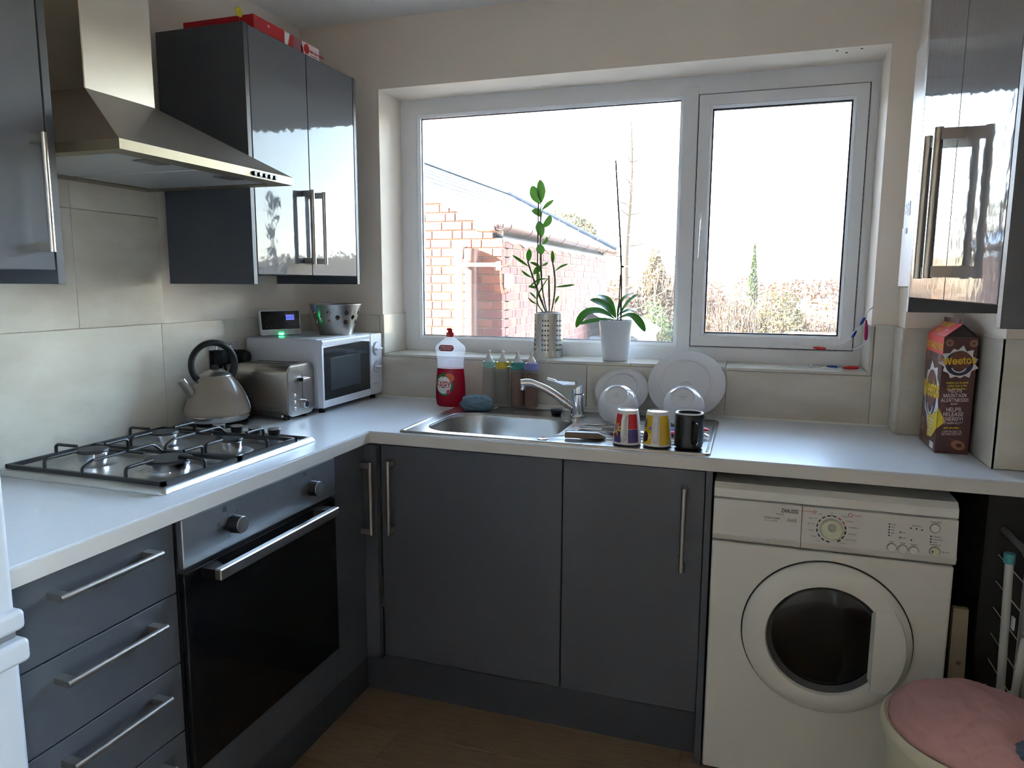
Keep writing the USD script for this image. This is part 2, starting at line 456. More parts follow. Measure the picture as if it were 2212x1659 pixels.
def wall_cabinet(name, label, y0, y1, splits, hy, zt=UZ1):
    t = thing(name, label, 'kitchen cabinet', (XL, (y0 + y1) / 2, UZ0), group=None)
    obj('side_panel', box(.0, DX, y0, y0 + .018, UZ0, zt, .0008), carcass_mat, t, smooth=False)
    obj('side_panel', box(XL, DX, y1 - .018, y1, UZ0, zt, .0008), carcass_mat, t, smooth=False)
    obj('body', box(XL, DX - .021, y0 + .05, y1 - .018, UD0 + .001, zt - .001), carcass_mat, t, smooth=False)
    ye = [y0 + .020] + splits + [y1 - .020]
    for a_, b_, h_ in zip(ye, ye[1:], hy):
        d = obj('door', box(DX - .019, DX, a_ + .0012, b_ - .0012, UD0, zt - .002, .0015), gloss, t, smooth=False)
        add_handle(d, (DX, h_, 1.449), (DX, h_, 1.690), (1, 0, 0))
    return t


wall_cabinet('wall_cabinet', 'grey gloss two-door wall cabinet right of the extractor hood, red box on top', -.762, -.145, [-.455], [-.493, -.425])
wall_cabinet('wall_cabinet', 'grey gloss wall cabinet left of the extractor hood, cut off by the left frame edge', -1.818, -1.391, [], [-1.444])

# right-hand cabinet
RX = 2.05
t = thing('wall_cabinet', 'grey gloss two-door wall cabinet on the right wall above the cereal carton', 'kitchen cabinet', (XR, -1.2, 1.333))
ya, yb_ = -.885, -1.50
obj('side_panel', box(RX, XR, ya, ya - .018, 1.333, 2.105, .0008), carcass_mat, t, smooth=False)
obj('side_panel', box(RX, XR, yb_ + .018, yb_, 1.333, 2.105, .0008), carcass_mat, t, smooth=False)
obj('body', box(RX + .021, XR, ya - .018, yb_ + .018, 1.364, 2.104), carcass_mat, t, smooth=False)
for a_, b_, h_ in ((ya - .019, -1.192, -1.157), (-1.193, yb_ + .019, -1.232)):
    d = obj('door', box(RX, RX + .019, a_, b_ + .0012, 1.363, 2.103, .0015), gloss, t, smooth=False)
    add_handle(d, (RX, h_, 1.40), (RX, h_, 1.64), (-1, 0, 0), depth=.036, r=.007)

# ------------------------------------------------------------------ base units
FXB, FYB = .585, -.585                                            # door faces of the two runs
KZ = .155


def base_unit(name, label, x0, x1, y0, y1):
    return thing(name, label, 'kitchen cabinet', ((x0 + x1) / 2, (y0 + y1) / 2, 0))


# drawers
t = base_unit('drawer_unit', 'grey four-drawer base unit with steel bar handles between fridge and oven', XL, FXB, -1.775, -1.392)
obj('body', box(XL, FXB - .024, -1.79, -1.4085, KZ, .880), carcass_mat, t, smooth=False)
dz = [.878, .718, .556, .395, KZ]
for i in range(4):
    d = obj('drawer', box(FXB - .018, FXB, -1.79, -1.4085, dz[i + 1] + .0016, dz[i] - .0016, .0015), satin, t, smooth=False)
    zc = dz[i] - .042
    add_handle(d, (FXB, -1.706, zc), (FXB, -1.474, zc), (1, 0, 0))
obj('plinth', box(.528, .542, -1.79, -1.4085, 0, KZ - .003), matt, t, smooth=False)
# narrow unit between oven and corner, corner post
t = base_unit('base_cabinet', 'narrow grey base cabinet door between the oven and the corner', XL, FXB, -.795, -.60)
obj('body', box(XL, FXB - .020, -.798, -.62, KZ, .880), carcass_mat, t, smooth=False)
d = obj('door', box(FXB - .018, FXB, -.7965, -.6125, KZ + .002, .878, .0015), satin, t, smooth=False)
add_handle(d, (FXB, -.630, .588), (FXB, -.630, .826), (1, 0, 0))
obj('corner_post', box(FXB - .018, .632, -.6115, FYB + .0, KZ + .002, .879, .001), satin, t, smooth=False)
obj('plinth', box(.528, .542, -.80, -.537, 0, KZ - .003), matt, t, smooth=False)
# sink unit
t = base_unit('sink_cabinet', 'grey two-door base cabinet under the sink', .634, 1.64, FYB, -.02)
obj('body', box(.64, 1.642, FYB + .022, .02, KZ, .60), carcass_mat, t, smooth=False)
obj('rail', box(.64, 1.642, FYB + .022, FYB + .04, .60, .880), carcass_mat, t, smooth=False)
for a_, b_, h_ in ((.634, 1.2345, .676), (1.2375, 1.642, 1.588)):
    d = obj('door', box(a_, b_, FYB, FYB + .018, KZ + .003, .877, .0015), satin, t, smooth=False)
    add_handle(d, (h_, FYB, .590), (h_, FYB, .832), (0, -1, 0))
obj('plinth', box(.543, 1.643, -.540, -.526, 0, KZ - .003), matt, t, smooth=False)
obj('end_panel', box(1.644, 1.662, FYB - .004, .02, 0, .881, .001), satin, t, smooth=False)

# ------------------------------------------------------------------ worktop (one continuous L)
wt_mat = pm('white_worktop', S(215, 219, 224), .30, noise=.3, nscale=60.0, col2=S(206, 211, 217))
edge_mat = pm('worktop_edge', S(206, 202, 196), .35)
WX, WY0 = .606, -.606
hob_cut = sg.box(.035, -1.345, .505, -.815)
bowl_poly = rrect(.752, 1.192, -.548, -.185, .085)
Lp = sg.Polygon([(XL + .003, .047), (XL + .003, -1.80), (WX, -1.80), (WX, WY0), (XR - .003, WY0), (XR - .003, .047)])
Lp = Lp.difference(sg.box(PX - .003, PY0 - .003, 3, 1)).difference(sg.box(2.3445, PY1 - .001, 3, 0))
Lp = Lp.difference(hob_cut).difference(bowl_poly.buffer(.02))
top_poly = Lp.buffer(-.004, join_style=2)
worktop = thing('worktop', 'white laminate L-shaped worktop running under the hob, sink and window', 'worktop', (.28, -.28, H - .038))
obj('slab', ext(Lp, H - .037, H - .003), wt_mat, worktop, smooth=False)
import itertools
cap = []
# rounded upper edge along the two fronts
obj('top_surface', ext(Lp.intersection(sg.box(XL, WY0 + .003, 3, 1)).union(Lp.intersection(sg.box(XL, -1.81, WX - .003, 1))), H - .004, H), wt_mat, worktop, smooth=False)
obj('front_edge', J(box(WX - .0005, WX + .0012, -1.80, WY0, H - .037, H - .004), box(WX, XR - .003, WY0 - .0012, WY0 + .0005, H - .037, H - .004)), edge_mat, worktop, smooth=False)

# ------------------------------------------------------------------ extractor hood
hood_steel = pm('hood_steel', S(176, 170, 162), .34, 1.0, noise=.2, nscale=5.0, stretch=(1, 1, 40), col2=S(158, 152, 144))
lens_white = pm('frosted_lens', S(214, 218, 222), .4)
filter_mat = pm('filter_panel', S(196, 198, 200), .4, .6)
hx, hy0, hy1, hz = .49, -1.389, -.794, 1.660
t = thing('cooker_hood', 'brushed steel chimney extractor hood over the gas hob', 'cooker hood', (XL, -1.09, hz))
cy0, cy1, cx = -1.202, -.986, .200
obj('canopy', hull([(XL + TT, hy0, hz + .021), (XL + TT, hy1, hz + .021), (hx, hy0, hz + .021), (hx, hy1, hz + .021),
                    (XL + TT, cy0, 1.848), (XL + TT, cy1, 1.848), (cx, cy0, 1.848), (cx, cy1, 1.848)]), hood_steel, t, smooth=False)
frame_poly = sg.box(XL + TT, hy0, hx, hy1).difference(rrect(XL + .06, hx - .055, hy0 + .04, hy1 - .04, .01))
obj('lip', J(ext(frame_poly, hz, hz + .021)), pm('lip_steel', S(150, 140, 120), .5, 1.0), t, smooth=False)
obj('chimney', box(XL + TT, cx, cy0, cy1, 1.846, ZC - .002, .002), chimney_steel, t, smooth=False)
ym = (hy0 + hy1) / 2
for a_, b_ in ((hy0 + .042, ym - .004), (ym + .004, hy1 - .042)):
    p = obj('filter', box(XL + .062, hx - .058, a_, b_, hz + .003, hz + .012, .002), filter_mat, t, smooth=False)
    obj('latch', box(hx - .105, hx - .062, (a_ + b_) / 2 - .035, (a_ + b_) / 2 + .035, hz + .0005, hz + .003, .001), dark_metal, p, smooth=False)
for i in range(5):
    yb = -.965 + i * .0215
    obj('push_button', cyl((hx, yb, hz + .010), (hx + .006, yb, hz + .010), .0055, n=14), black if i % 2 == 0 else dark_metal, t)
obj('switch_plate', mv(tf(ext(rrect(-.972, -.872, hz + .003, hz + .017, .006), 0, .0012), FACE_PX((0, 0, 0))), hx), black, t, smooth=False)

# ------------------------------------------------------------------ gas hob
hob_steel = pm('hob_steel', S(190, 190, 190), .33, 1.0, noise=.25, nscale=4.0, stretch=(40, 1, 1), col2=S(172, 172, 172))
enamel = pm('black_enamel', S(26, 26, 28), .38)
cap_mat = pm('burner_cap', S(40, 41, 44), .5)
ax0, ax1, ay0, ay1 = .012, .533, -1.378, -.785
t = thing('gas_hob', 'stainless steel four-burner gas hob with black pan supports, set in the worktop', 'hob', ((ax0 + ax1) / 2, (ay0 + ay1) / 2, H))
zt = H + .013
prof = []
outer = rrect(ax0, ax1, ay0, ay1, .008)


def bowl_sheet(rings_, closed_top=True):
    """Joins polygons with the same number of points at given heights into a skin."""
    n = len(rings_[0][0]); v = []; f = []
    for p, z in rings_:
        v += [(x, y, z) for x, y in p]
    for i in range(len(rings_) - 1):
        for j in range(n):
            q = (j + 1) % n
            f += [(i * n + j, i * n + q, (i + 1) * n + q), (i * n + j, (i + 1) * n + q, (i + 1) * n + j)]
    if closed_top:
        c_ = len(v); v.append((*np.mean(rings_[-1][0], 0), rings_[-1][1])); b = (len(rings_) - 1) * n
        f += [(b + j, b + (j + 1) % n, c_) for j in range(n)]
    return trimesh.Trimesh(np.array(v, float), np.array(f), process=False)


def rr(x0, x1, y0, y1, r, q=5):
    """Points of a rounded rectangle, always 4 (q + 1) of them."""
    out = []
    for cx_, cy_, a0 in ((x1 - r, y1 - r, 0), (x0 + r, y1 - r, 90), (x0 + r, y0 + r, 180), (x1 - r, y0 + r, 270)):
        for a_ in np.linspace(a0, a0 + 90, q + 1):
            out.append((cx_ + r * math.cos(math.radians(a_)), cy_ + r * math.sin(math.radians(a_))))
    return out


def inset(d, r=.012):
    return rr(ax0 + d, ax1 - d, ay0 + d, ay1 - d, r)


obj('tray', bowl_sheet([(inset(0), H + .0005), (inset(0), H + .004), (inset(.005), H + .012), (inset(.010), zt + .002), (inset(.018), zt + .001), (inset(.026), H + .0075), (inset(.04), H + .007)]), hob_steel, t, smooth=45)
burners = [(.160, -1.222, .036, 'rear left'), (.412, -1.232, .052, 'front left'), (.160, -.985, .036, 'rear right'), (.405, -.998, .027, 'front right')]
zb = H + .007
for bx, by, r, nm in burners:
    b = obj('burner', lathe([(r + .030, zb - .001), (r + .020, zb + .004), (r + .004, zb + .008), (r - .004, zb + .009), (0, zb + .009)], 40, (bx, by, 0)), hob_steel, t, smooth=40)
    ring_ = lathe([(r * .93, zb + .009), (r * .95, zb + .027), (r * 1.0, zb + .0285), (r * .6, zb + .0286), (0, zb + .0286)], 48, (bx, by, 0))
    ports = [box(bx + math.cos(q) * r * .94 - .0012, bx + math.cos(q) * r * .94 + .0012, by + math.sin(q) * r * .94 - .0012, by + math.sin(q) * r * .94 + .0012, zb + .0185, zb + .0225) for q in np.linspace(0, 2 * PI, 28, endpoint=False)]
    obj('flame_ring', ring_, chrome, b, smooth=40)
    obj('burner_cap', lathe([(r * .98, zb + .0286), (r * 1.06, zb + .0295), (r * 1.06, zb + .0335), (r * 1.0, zb + .0365), (r * .8, zb + .0372), (0, zb + .0372)], 40, (bx, by, 0)), cap_mat, b, smooth=40)
# two pan supports: a low square rod frame and fingers that rise and bend inwards
for x_, (y0, y1) in zip((0, 1), ((-1.356, -1.113), (-1.103, -.868))):
    g = obj('pan_support', J(*[hull([(p[0] + dx, p[1] + dy, zt + .002 + dz_) for p in (a_, b_) for dx in (-.0045, .0045) for dy in (-.0045, .0045) for dz_ in (0, .010)])
                               for a_, b_ in (((.040, y0), (.515, y0)), ((.515, y0), (.515, y1)), ((.515, y1), (.040, y1)), ((.040, y1), (.040, y0)))],
                             *[box(px - .005, px + .005, py - .005, py + .005, zb, zt + .004) for px in (.05, .505) for py in (y0 + .006, y1 - .006)]), enamel, t, smooth=False)
    zu, zl = H + .047, zt + .007
    xm = .2775
    fing = [(.0405, -1.222, 1, 0)] if x_ == 0 else [(.0405, -.985, 1, 0)]
    yc = (-1.227, -.990)[x_]
    fing = [((.040, yc), (.112, yc)), ((.515, yc), (.440, yc))]
    for bx in (.160, .408):
        fing += [((bx, y0), (bx, yc - .042 - (.008 if bx > .3 else 0))), ((bx, y1), (bx, yc + .042 + (.008 if bx > .3 else 0)))]
    for a_, b_ in fing:
        obj('finger', tube(bends([(*a_, zl), (*a_, zu), (*b_, zu)], .012), .0042, 8), enamel, g)
    obj('cross_bar', J(cyl((xm - .055, yc, zu), (xm + .055, yc, zu), .0042, n=8), tube(bends([(xm, y0, zl), (xm, y0, zu - .012), (xm, y0 + .03, zu)], .01), .004, 8), tube(bends([(xm, y0 + .03, zu), (xm, yc, zu), (xm, y1 - .03, zu), (xm, y1, zl)], .012), .004, 8)), enamel, g)
for kx in (.212, .278, .343, .412):
    kb = obj('knob', lathe([(.012, zb), (.012, zb + .006), (.0165, zb + .012), (.0185, zb + .024), (.0185, zb + .028), (0, zb + .028)], 28, (kx, -.823, 0)), black, t, smooth=40)
    obj('knob_cap', lathe([(.0185, zb + .0281), (.0182, zb + .0305), (.016, zb + .0312), (0, zb + .0312)], 28, (kx, -.823, 0)), hob_steel, kb, smooth=30)
obj('mark', J(*[mv(ext(disc(kx + .030, -.823, .002), 0, .0003), z=zb + .0002) for kx in (.212, .278, .343, .412)]), black, t, smooth=False)

# ------------------------------------------------------------------ oven
oven_glass = pm('oven_glass', S(12, 12, 14), .05)
panel_steel = pm('oven_panel_steel', S(178, 182, 188), .36, 1.0, noise=.5, nscale=7.0, col2=S(150, 155, 163))
OX, oy0, oy1 = .604, -1.403, -.805
t = thing('oven', 'built-in electric oven with black glass door and steel control panel under the hob', 'oven', (.3, (oy0 + oy1) / 2, .285))
obj('body', box(.05, OX - .022, oy0 + .02, oy1 - .02, .29, .800), pm('oven_body', S(60, 60, 62), .5), t, smooth=False)
obj('surround', box(OX - .022, OX - .018, oy0 - .003, oy1 + .003, .283, .883), black, t, smooth=False)
obj('control_panel', box(OX - .018, OX, oy0, oy1, .771, .8815, .002), panel_steel, t, smooth=False)
for ky in (-1.243, -.927):
    kb = obj('knob', rot(lathe([(.019, 0), (.0215, .002), (.0205, .026), (0, .026)], 32), 90, (0, 1, 0)).apply_translation((OX, ky, .823)), black, t, smooth=40)
    obj('knob_face', rot(lathe([(.0205, .0261), (.020, .0282), (.0185, .029), (0, .029)], 32), 90, (0, 1, 0)).apply_translation((OX, ky, .823)), hob_steel, kb, smooth=30)
marks = []
P = FACE_PX((OX, 0, 0))
for ky in (-1.243, -.927):
    for q in range(6):
        a_ = math.radians(60 + q * 60); marks.append(tf(ext(disc(ky + .030 * math.cos(a_), .823 + .030 * math.sin(a_), .0016), 0, .0004), P))
sq = lambda x, y, w: sg.box(x - w, y - w, x + w, y + w).difference(sg.box(x - w * .75, y - w * .75, x + w * .75, y + w * .75))
marks += [tf(ext(sq(-1.270, .866, .0055), 0, .0004), P), tf(ext(sg.box(-1.2708, .863, -1.2692, .869), 0, .0004), P), tf(ext(sq(-.955, .868, .005), 0, .0004), P), tf(ext(sg.box(-.957, .866, -.953, .870), 0, .0004), P), tf(ext(sq(-1.292, .836, .004), 0, .0004), P)]
obj('symbol', J(*marks), pm('dark_print', S(70, 74, 82), .5), t, smooth=False)
obj('indicator_lamp', rot(lathe([(.004, 0), (.0038, .001), (0, .0015)], 14), 90, (0, 1, 0)).apply_translation((OX, -.888, .8215)), pm('red_lens', S(150, 30, 34), .25), t)
d = obj('door', box(OX - .022, OX - .002, oy0, oy1, .288, .758, .002), oven_glass, t, smooth=False)
obj('window', box(OX - .0022, OX - .0017, oy0 + .07, oy1 - .05, .335, .68), pm('oven_window', S(17, 16, 16), .03), d, smooth=False)
obj('door_edge', box(OX - .020, OX + .0005, oy0 + .001, oy1 - .001, .7583, .7605), dark_metal, d, smooth=False)
hb = [hull([(OX + .030, y, .732), (OX + .048, y, .732), (OX + .048, y, .754), (OX + .046, y, .757), (OX + .030, y, .757)]) for y in (0,) if False]
obj('handle', J(box(OX + .034, OX + .052, -1.352, -.868, .731, .757, .0025)), steel, d, smooth=False)
for hf in [hull([(OX - .003, y - .024, .734), (OX - .003, y + .024, .734), (OX - .003, y - .024, .755), (OX - .003, y + .024, .755), (OX + .035, y - .024 * s, .734), (OX + .035, y + .006 * s, .734), (OX + .035, y - .024 * s, .755), (OX + .035, y + .006 * s, .755)]) for y, s in ((-1.327, 1), (-.893, -1))]:
    obj('handle_foot', hf, black, d, smooth=False)
t = thing('oven_housing_panel', 'plain grey filler panel and plinth under the oven', 'kitchen cabinet', (.3, -1.1, 0))
obj('panel', box(FXB - .018, FXB, oy0 - .002, oy1 + .006, KZ + .002, .281, .0015), satin, t, smooth=False)
obj('plinth', box(.528, .542, -1.394, -.801, 0, KZ - .003), matt, t, smooth=False)

# ------------------------------------------------------------------ washing machine
wm_white = pm('washer_white', S(214, 212, 204), .35)
wm_panel = pm('washer_panel', S(206, 203, 196), .38)
grey_print = pm('grey_print', S(96, 96, 98), .5)
dark_print2 = pm('black_print', S(34, 34, 40), .5)
red_print = pm('red_print', S(186, 70, 70), .5)
WX0, WX1, WF, WT = 1.668, 2.254, -.606, .853
t = thing('washing_machine', 'white front-loading washing machine under the right end of the worktop', 'washing machine', ((WX0 + WX1) / 2, -.33, 0))
body2 = box(WX0, WX1, WF, -.09, .012, .690, .006, 3)
obj('body', body2, wm_white, t, smooth=30)
obj('foot', J(*[cyl((x, y, 0), (x, y, .014), .02, n=16) for x in (WX0 + .05, WX1 - .05) for y in (WF + .05, -.12)]), black, t)
sec = [(WF + .02, .813), (WF + .003, .815), (WF + .006, .838), (WF + .022, .852), (WF + .05, WT), (-.09, WT), (-.09, .813)]
top = tf(ext(sg.Polygon(sec), WX0, WX1), basis((0, 0, 0), (0, 1, 0), (0, 0, 1), (1, 0, 0)))
obj('lid', top, wm_white, t, smooth=25)
# control fascia: bulges forward, with the drawer at its left
fs = [(-.09, .694), (WF + .004, .694), (WF - .012, .702), (WF - .016, .716), (WF - .012, .726), (WF - .004, .811), (WF + .004, .8125), (-.09, .8125)]
YZX = basis((0, 0, 0), (0, 1, 0), (0, 0, 1), (1, 0, 0))
DXm = 1.893
obj('control_panel', tf(ext(sg.Polygon(fs), DXm + .0008, WX1 - .001), YZX), wm_panel, t, smooth=25)
dr = obj('detergent_drawer', tf(ext(sg.Polygon(fs), WX0 + .001, DXm - .0008), YZX), wm_panel, t, smooth=25)
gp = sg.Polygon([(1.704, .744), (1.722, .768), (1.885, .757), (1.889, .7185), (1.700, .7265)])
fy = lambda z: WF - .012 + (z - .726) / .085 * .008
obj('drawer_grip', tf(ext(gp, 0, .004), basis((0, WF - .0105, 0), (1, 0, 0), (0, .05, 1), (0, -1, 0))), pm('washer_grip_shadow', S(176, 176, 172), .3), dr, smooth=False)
PF = lambda z: basis((0, fy(z) - .0004, z), (1, 0, 0), (0, .094, .9956), (0, -.9956, .094))


def on_panel(m, x, z):
    return tf(m, PF(z) @ trimesh.transformations.translation_matrix((x, 0, 0)))


wtext = [on_panel(text('ZANUSSI', .0095, bold=True, sx=.72), 1.842, .7905)]
obj('lettering', wtext, dark_print2, dr, smooth=False)
obj('lettering', [on_panel(text('FLR10 1050', .0048, bold=True), 1.800, .7705), on_panel(text('Essential', .0034), 1.829, .7830), on_panel(text('Fully AA washing', .0030), 1.800, .7640), on_panel(text('AAB', .0085), 1.858, .7670)], grey_print, dr, smooth=False)
kx, kz = 1.965, .759
dial = tf(lathe([(.0275, -.004), (.0275, .004), (.0255, .016), (.023, .018), (0, .0185)], 48), PF(kz) @ trimesh.transformations.translation_matrix((kx, 0, 0)))
dd = obj('programme_dial', dial, pm('dial_cream', S(206, 208, 176), .35), t, smooth=40)
obj('dial_grip', on_panel(ext(disc(0, .007, .0105), .0186, .0196), kx, kz), pm('dial_grey', S(168, 168, 150), .4), dd, smooth=False)
segs_d, segs_r, words, rwords = [], [], [], []
for q in range(16):
    a_ = 90 - 22.5 * q - 11
    if q in (7,):
        continue
    w = sg.LineString([(.0345 * math.cos(math.radians(b_)), .0345 * math.sin(math.radians(b_))) for b_ in (a_ - 7, a_, a_ + 7)]).buffer(.0016, cap_style=2)
    (segs_r if q in (1, 2) else segs_d).append(on_panel(ext(w, 0, .0005), kx, kz))
    if q not in (0, 15):
        wd = ['', 'Cotton', 'Cotton+', 'Synthetics', 'Delicate', 'Hand wash', 'Wool', '', 'Spin', 'Drain', 'Rinse', 'Jeans', 'Mini 30', 'Easy iron', 'Silk', ''][q]
        x_ = .042 * math.cos(math.radians(a_)); y_ = .042 * math.sin(math.radians(a_)) * 1.02 - .001
        if wd:
            words.append(on_panel(mv(text(wd, .0034, .0004, at='left' if x_ > 0 else 'right'), x_, y_), kx, kz))
obj('dial_mark', segs_d + [on_panel(ext(disc(0, .036, .0014), 0, .0005), kx, kz)], dark_print2, t, smooth=False)
obj('dial_mark', segs_r, red_print, t, smooth=False)
obj('lettering', words + [on_panel(text('Super ECO', .0034), 1.968, .7135), on_panel(text('0', .004, at='mid'), kx, kz + .040)], grey_print, t, smooth=False)
star = sg.Polygon([((.0065 if q % 2 == 0 else .003) * math.sin(q * PI / 5), (.0065 if q % 2 == 0 else .003) * math.cos(q * PI / 5)) for q in range(10)])
star = star.difference(star.buffer(-.0009))
obj('symbol', [on_panel(ext(star, 0, .0005), kx - .042, kz + .040), on_panel(ext(disc(0, 0, .0056).difference(disc(0, 0, .0042)), 0, .0005), kx + .044, kz + .041),
               on_panel(text('Favourite', .0036, at='right'), kx - .050, kz + .039), on_panel(text('Cottons', .0036), kx + .052, kz + .039)], red_print, t, smooth=False)
for bx, bz, r in ((2.2025, .7875, .0105), (2.108, .7275, .0105), (2.133, .7265, .0105), (2.158, .7255, .0105), (2.2045, .7295, .0112)):
    yel = bx > 2.2 and bz < .75
    obj('button', tf(lathe([(r, -.002), (r, .002), (r * .9, .0042), (0, .0045)], 28), PF(bz) @ trimesh.transformations.translation_matrix((bx, 0, 0))), MATS['dial_cream'] if yel else wm_white, t, smooth=40)
    obj('button_ring', on_panel(ext(disc(0, 0, r + .0012, 16).difference(disc(0, 0, r, 16)), 0, .0006), bx, bz), grey_print, t, smooth=False)
obj('start_mark', on_panel(ext(sg.box(-.007, -.003, -.004, .003), .0046, .0052), 2.2045, .7295), pm('maroon_print', S(110, 30, 44), .4), t, smooth=False)
dots = [(2.100, .787 - .0072 * q) for q in range(5)] + [(2.1255, .769), (2.126, .7555), (2.149, .782), (2.1615, .7815), (2.174, .780), (2.1515, .752), (2.1945, .7665), (2.1945, .7595), (2.1945, .7525)]
obj('indicator', [on_panel(ext(disc(0, 0, .0019), 0, .0008), *p) for p in dots], dark_print2, t, smooth=False)
obj('lettering', [on_panel(text(s_, .0032), x_ + .0045, z_ - .0016) for (x_, z_), s_ in zip(dots[:5] + dots[5:7] + dots[11:], ('1000', '800', '600', '400', '0', 'eco', 'hold', 'Prewash', 'Extra rinse', 'Door'))] +
    [on_panel(text(s_, .0034, at='mid'), x_, z_) for s_, x_, z_ in (('Delay start', 2.203, .8015), ('Start/Pause', 2.2045, .7445), ('Spin', 2.107, .7415), ('Temp', 2.132, .7405), ('30 45 60', 2.161, .787))] + [on_panel(text('Easy off', .0032), 2.220, .7285)], grey_print, t, smooth=False)
obj('lettering', [on_panel(text('Options', .0032, at='mid'), 2.158, .7395)], red_print, t, smooth=False)
# door
dc = (1.967, WF, .456)
TOY = basis(dc, (1, 0, 0), (0, 0, 1), (0, -1, 0))
Rd = .209
dring = obj('door', tf(lathe([(Rd, -.001), (Rd, .010), (Rd - .006, .018), (.188, .026), (.165, .030), (.150, .028), (.1465, .020), (.1465, .004)], 72), TOY), wm_white, t, smooth=35)
obj('door_gap', tf(lathe([(Rd + .0035, -.001), (Rd + .0035, .0015), (Rd - .002, .0015)], 72), TOY), gasket, t, smooth=False)
obj('seal_ring', tf(lathe([(.1468, .019), (.1440, .017), (.1360, .006), (.133, .006), (.133, .001)], 72), TOY), pm('grey_seal', S(74, 75, 76), .3), dring, smooth=35)
obj('porthole_glass', tf(lathe([(.137, .004), (.120, .010), (.09, .013), (.04, .015), (0, .0152)], 64), TOY), oven_glass, dring, smooth=40)
gx = sg.box(.108, -.125, .205, .115).intersection(disc(0, 0, .196, 24))
grip = ext(gx, .012, .034)
obj('door_grip', tf(hull(np.vstack([np.c_[np.array(gx.exterior.coords), np.full(len(gx.exterior.coords), .012)], np.c_[np.array(sa.scale(gx, .86, .92).exterior.coords), np.full(len(gx.exterior.coords), .0345)]])), TOY), wm_white, dring, smooth=30)

# ------------------------------------------------------------------ fridge freezer
fr = pm('fridge_white', S(206, 212, 220), .3)
t = thing('fridge_freezer', 'tall white fridge freezer cut off at the left edge of the picture', 'fridge', (.33, -2.1, 0))
obj('body', box(XL + .02, .625, -2.37, -1.822, .03, 1.76, .008, 2), fr, t, smooth=30)
obj('foot', J(*[cyl((x, y, 0), (x, y, .034), .02, n=14) for x in (.08, .58) for y in (-2.32, -1.87)]), black, t)
up = obj('door', box(.629, .678, -2.372, -1.824, .855, 1.758, .012, 3), fr, t, smooth=30, label='upper fridge door')
obj('handle', box(.660, .694, -2.372, -1.822, .852, .885, .008, 3), fr, up, smooth=30)
lo = obj('door', box(.629, .678, -2.372, -1.824, .10, .836, .012, 3), fr, t, smooth=30, label='lower freezer door')
obj('handle', box(.660, .698, -2.372, -1.821, .800, .838, .008, 3), fr, lo, smooth=30)
obj('hinge', J(box(.62, .680, -1.86, -1.830, .838, .853, .002)), pm('hinge_grey', S(150, 150, 152), .4, .5), t, smooth=False)

# ------------------------------------------------------------------ kettle
kc = (.078, -.672)
taupe = pm('taupe_enamel', S(158, 144, 130), .22)
t = thing('kettle', 'taupe and chrome pyramid kettle with black loop handle beside the hob', 'kettle', (*kc, H))
obj('power_base', lathe([(0, H), (.092, H), (.094, H + .004), (.093, H + .012), (.06, H + .016), (0, H + .016)], 48, (*kc, 0)), black, t)
obj('base_band', lathe([(.0, H + .016), (.092, H + .016), (.0995, H + .024), (.1035, H + .036), (.1020, H + .038)], 56, (*kc, 0)), chrome, t)
obj('body', lathe([(.1020, H + .038), (.1040, H + .042), (.1020, H + .055), (.0945, H + .080), (.0815, H + .110), (.0665, H + .138), (.054, H + .157), (.0490, H + .163)], 64, (*kc, 0)), taupe, t, smooth=60)
lid = obj('lid', lathe([(.0495, H + .163), (.047, H + .168), (.036, H + .176), (.018, H + .182), (0, H + .184)], 48, (*kc, 0)), steel, t, smooth=60)
obj('lid_knob', lathe([(.014, H + .181), (.010, H + .186), (.011, H + .192), (.006, H + .197), (0, H + .198)], 24, (*kc, 0)), black, lid)
kd = np.array([.42, .9075, 0]); kd /= np.linalg.norm(kd)                     # spout points one way along kd, the handle stands over it
K = lambda s_, z_: np.array([kc[0], kc[1], 0]) + kd * s_ + np.array([0, 0, H + z_])
sp = hull([p + q for p, r_ in ((K(-.072, .100), .016), (K(-.112, .158), .0125)) for q in [np.array(frame_of(K(-.112, .158) - K(-.072, .100))[0]) * r_ * math.cos(w) + np.array(frame_of(K(-.112, .158) - K(-.072, .100))[1]) * r_ * math.sin(w) for w in np.linspace(0, 2 * PI, 16, endpoint=False)]])
obj('spout', sp, steel, t, smooth=40)
ang = np.radians(np.linspace(222, -52, 30))
hcz, hr = .200, .072
hp = [K(-.006 + hr * math.cos(w), hcz + (hr - .001) * math.sin(w)) for w in ang]
obj('handle', tube(hp, np.r_[np.full(10, .0098), np.linspace(.0098, .0125, 20)], 14), black_soft, t)
obj('handle_ferrule', J(cyl(hp[0] + (hp[0] - hp[1]) * 2.2, hp[0] + (hp[1] - hp[0]) * .3, .0115, .0105, n=16), cyl(hp[-1] + (hp[-1] - hp[-2]) * 2.4, hp[-1] + (hp[-2] - hp[-1]) * .3, .0135, .0125, n=16)), chrome, t)
rib = [K(.062, .142), K(.080, .116), K(.094, .088), K(.1035, .060), K(.1065, .042)]
sv = np.cross(kd, [0, 0, 1.0])
rm = [hull([p + sv * s_ * .013 + kd * d_ for p in (a_, b_) for s_ in (-1, 1) for d_ in (-.012, .004)]) for a_, b_ in zip(rib, rib[1:])]
obj('back_rib', J(*rm), chrome, t, smooth=30)
obj('water_window', J(*[hull([p + sv * s_ * .006 + kd * d_ for p in (a_, b_) for s_ in (-1, 1) for d_ in (0, .0055)]) for a_, b_ in zip(rib[1:-1], rib[2:])]), pm('smoked_plastic', S(70, 76, 78), .1), t, smooth=30)

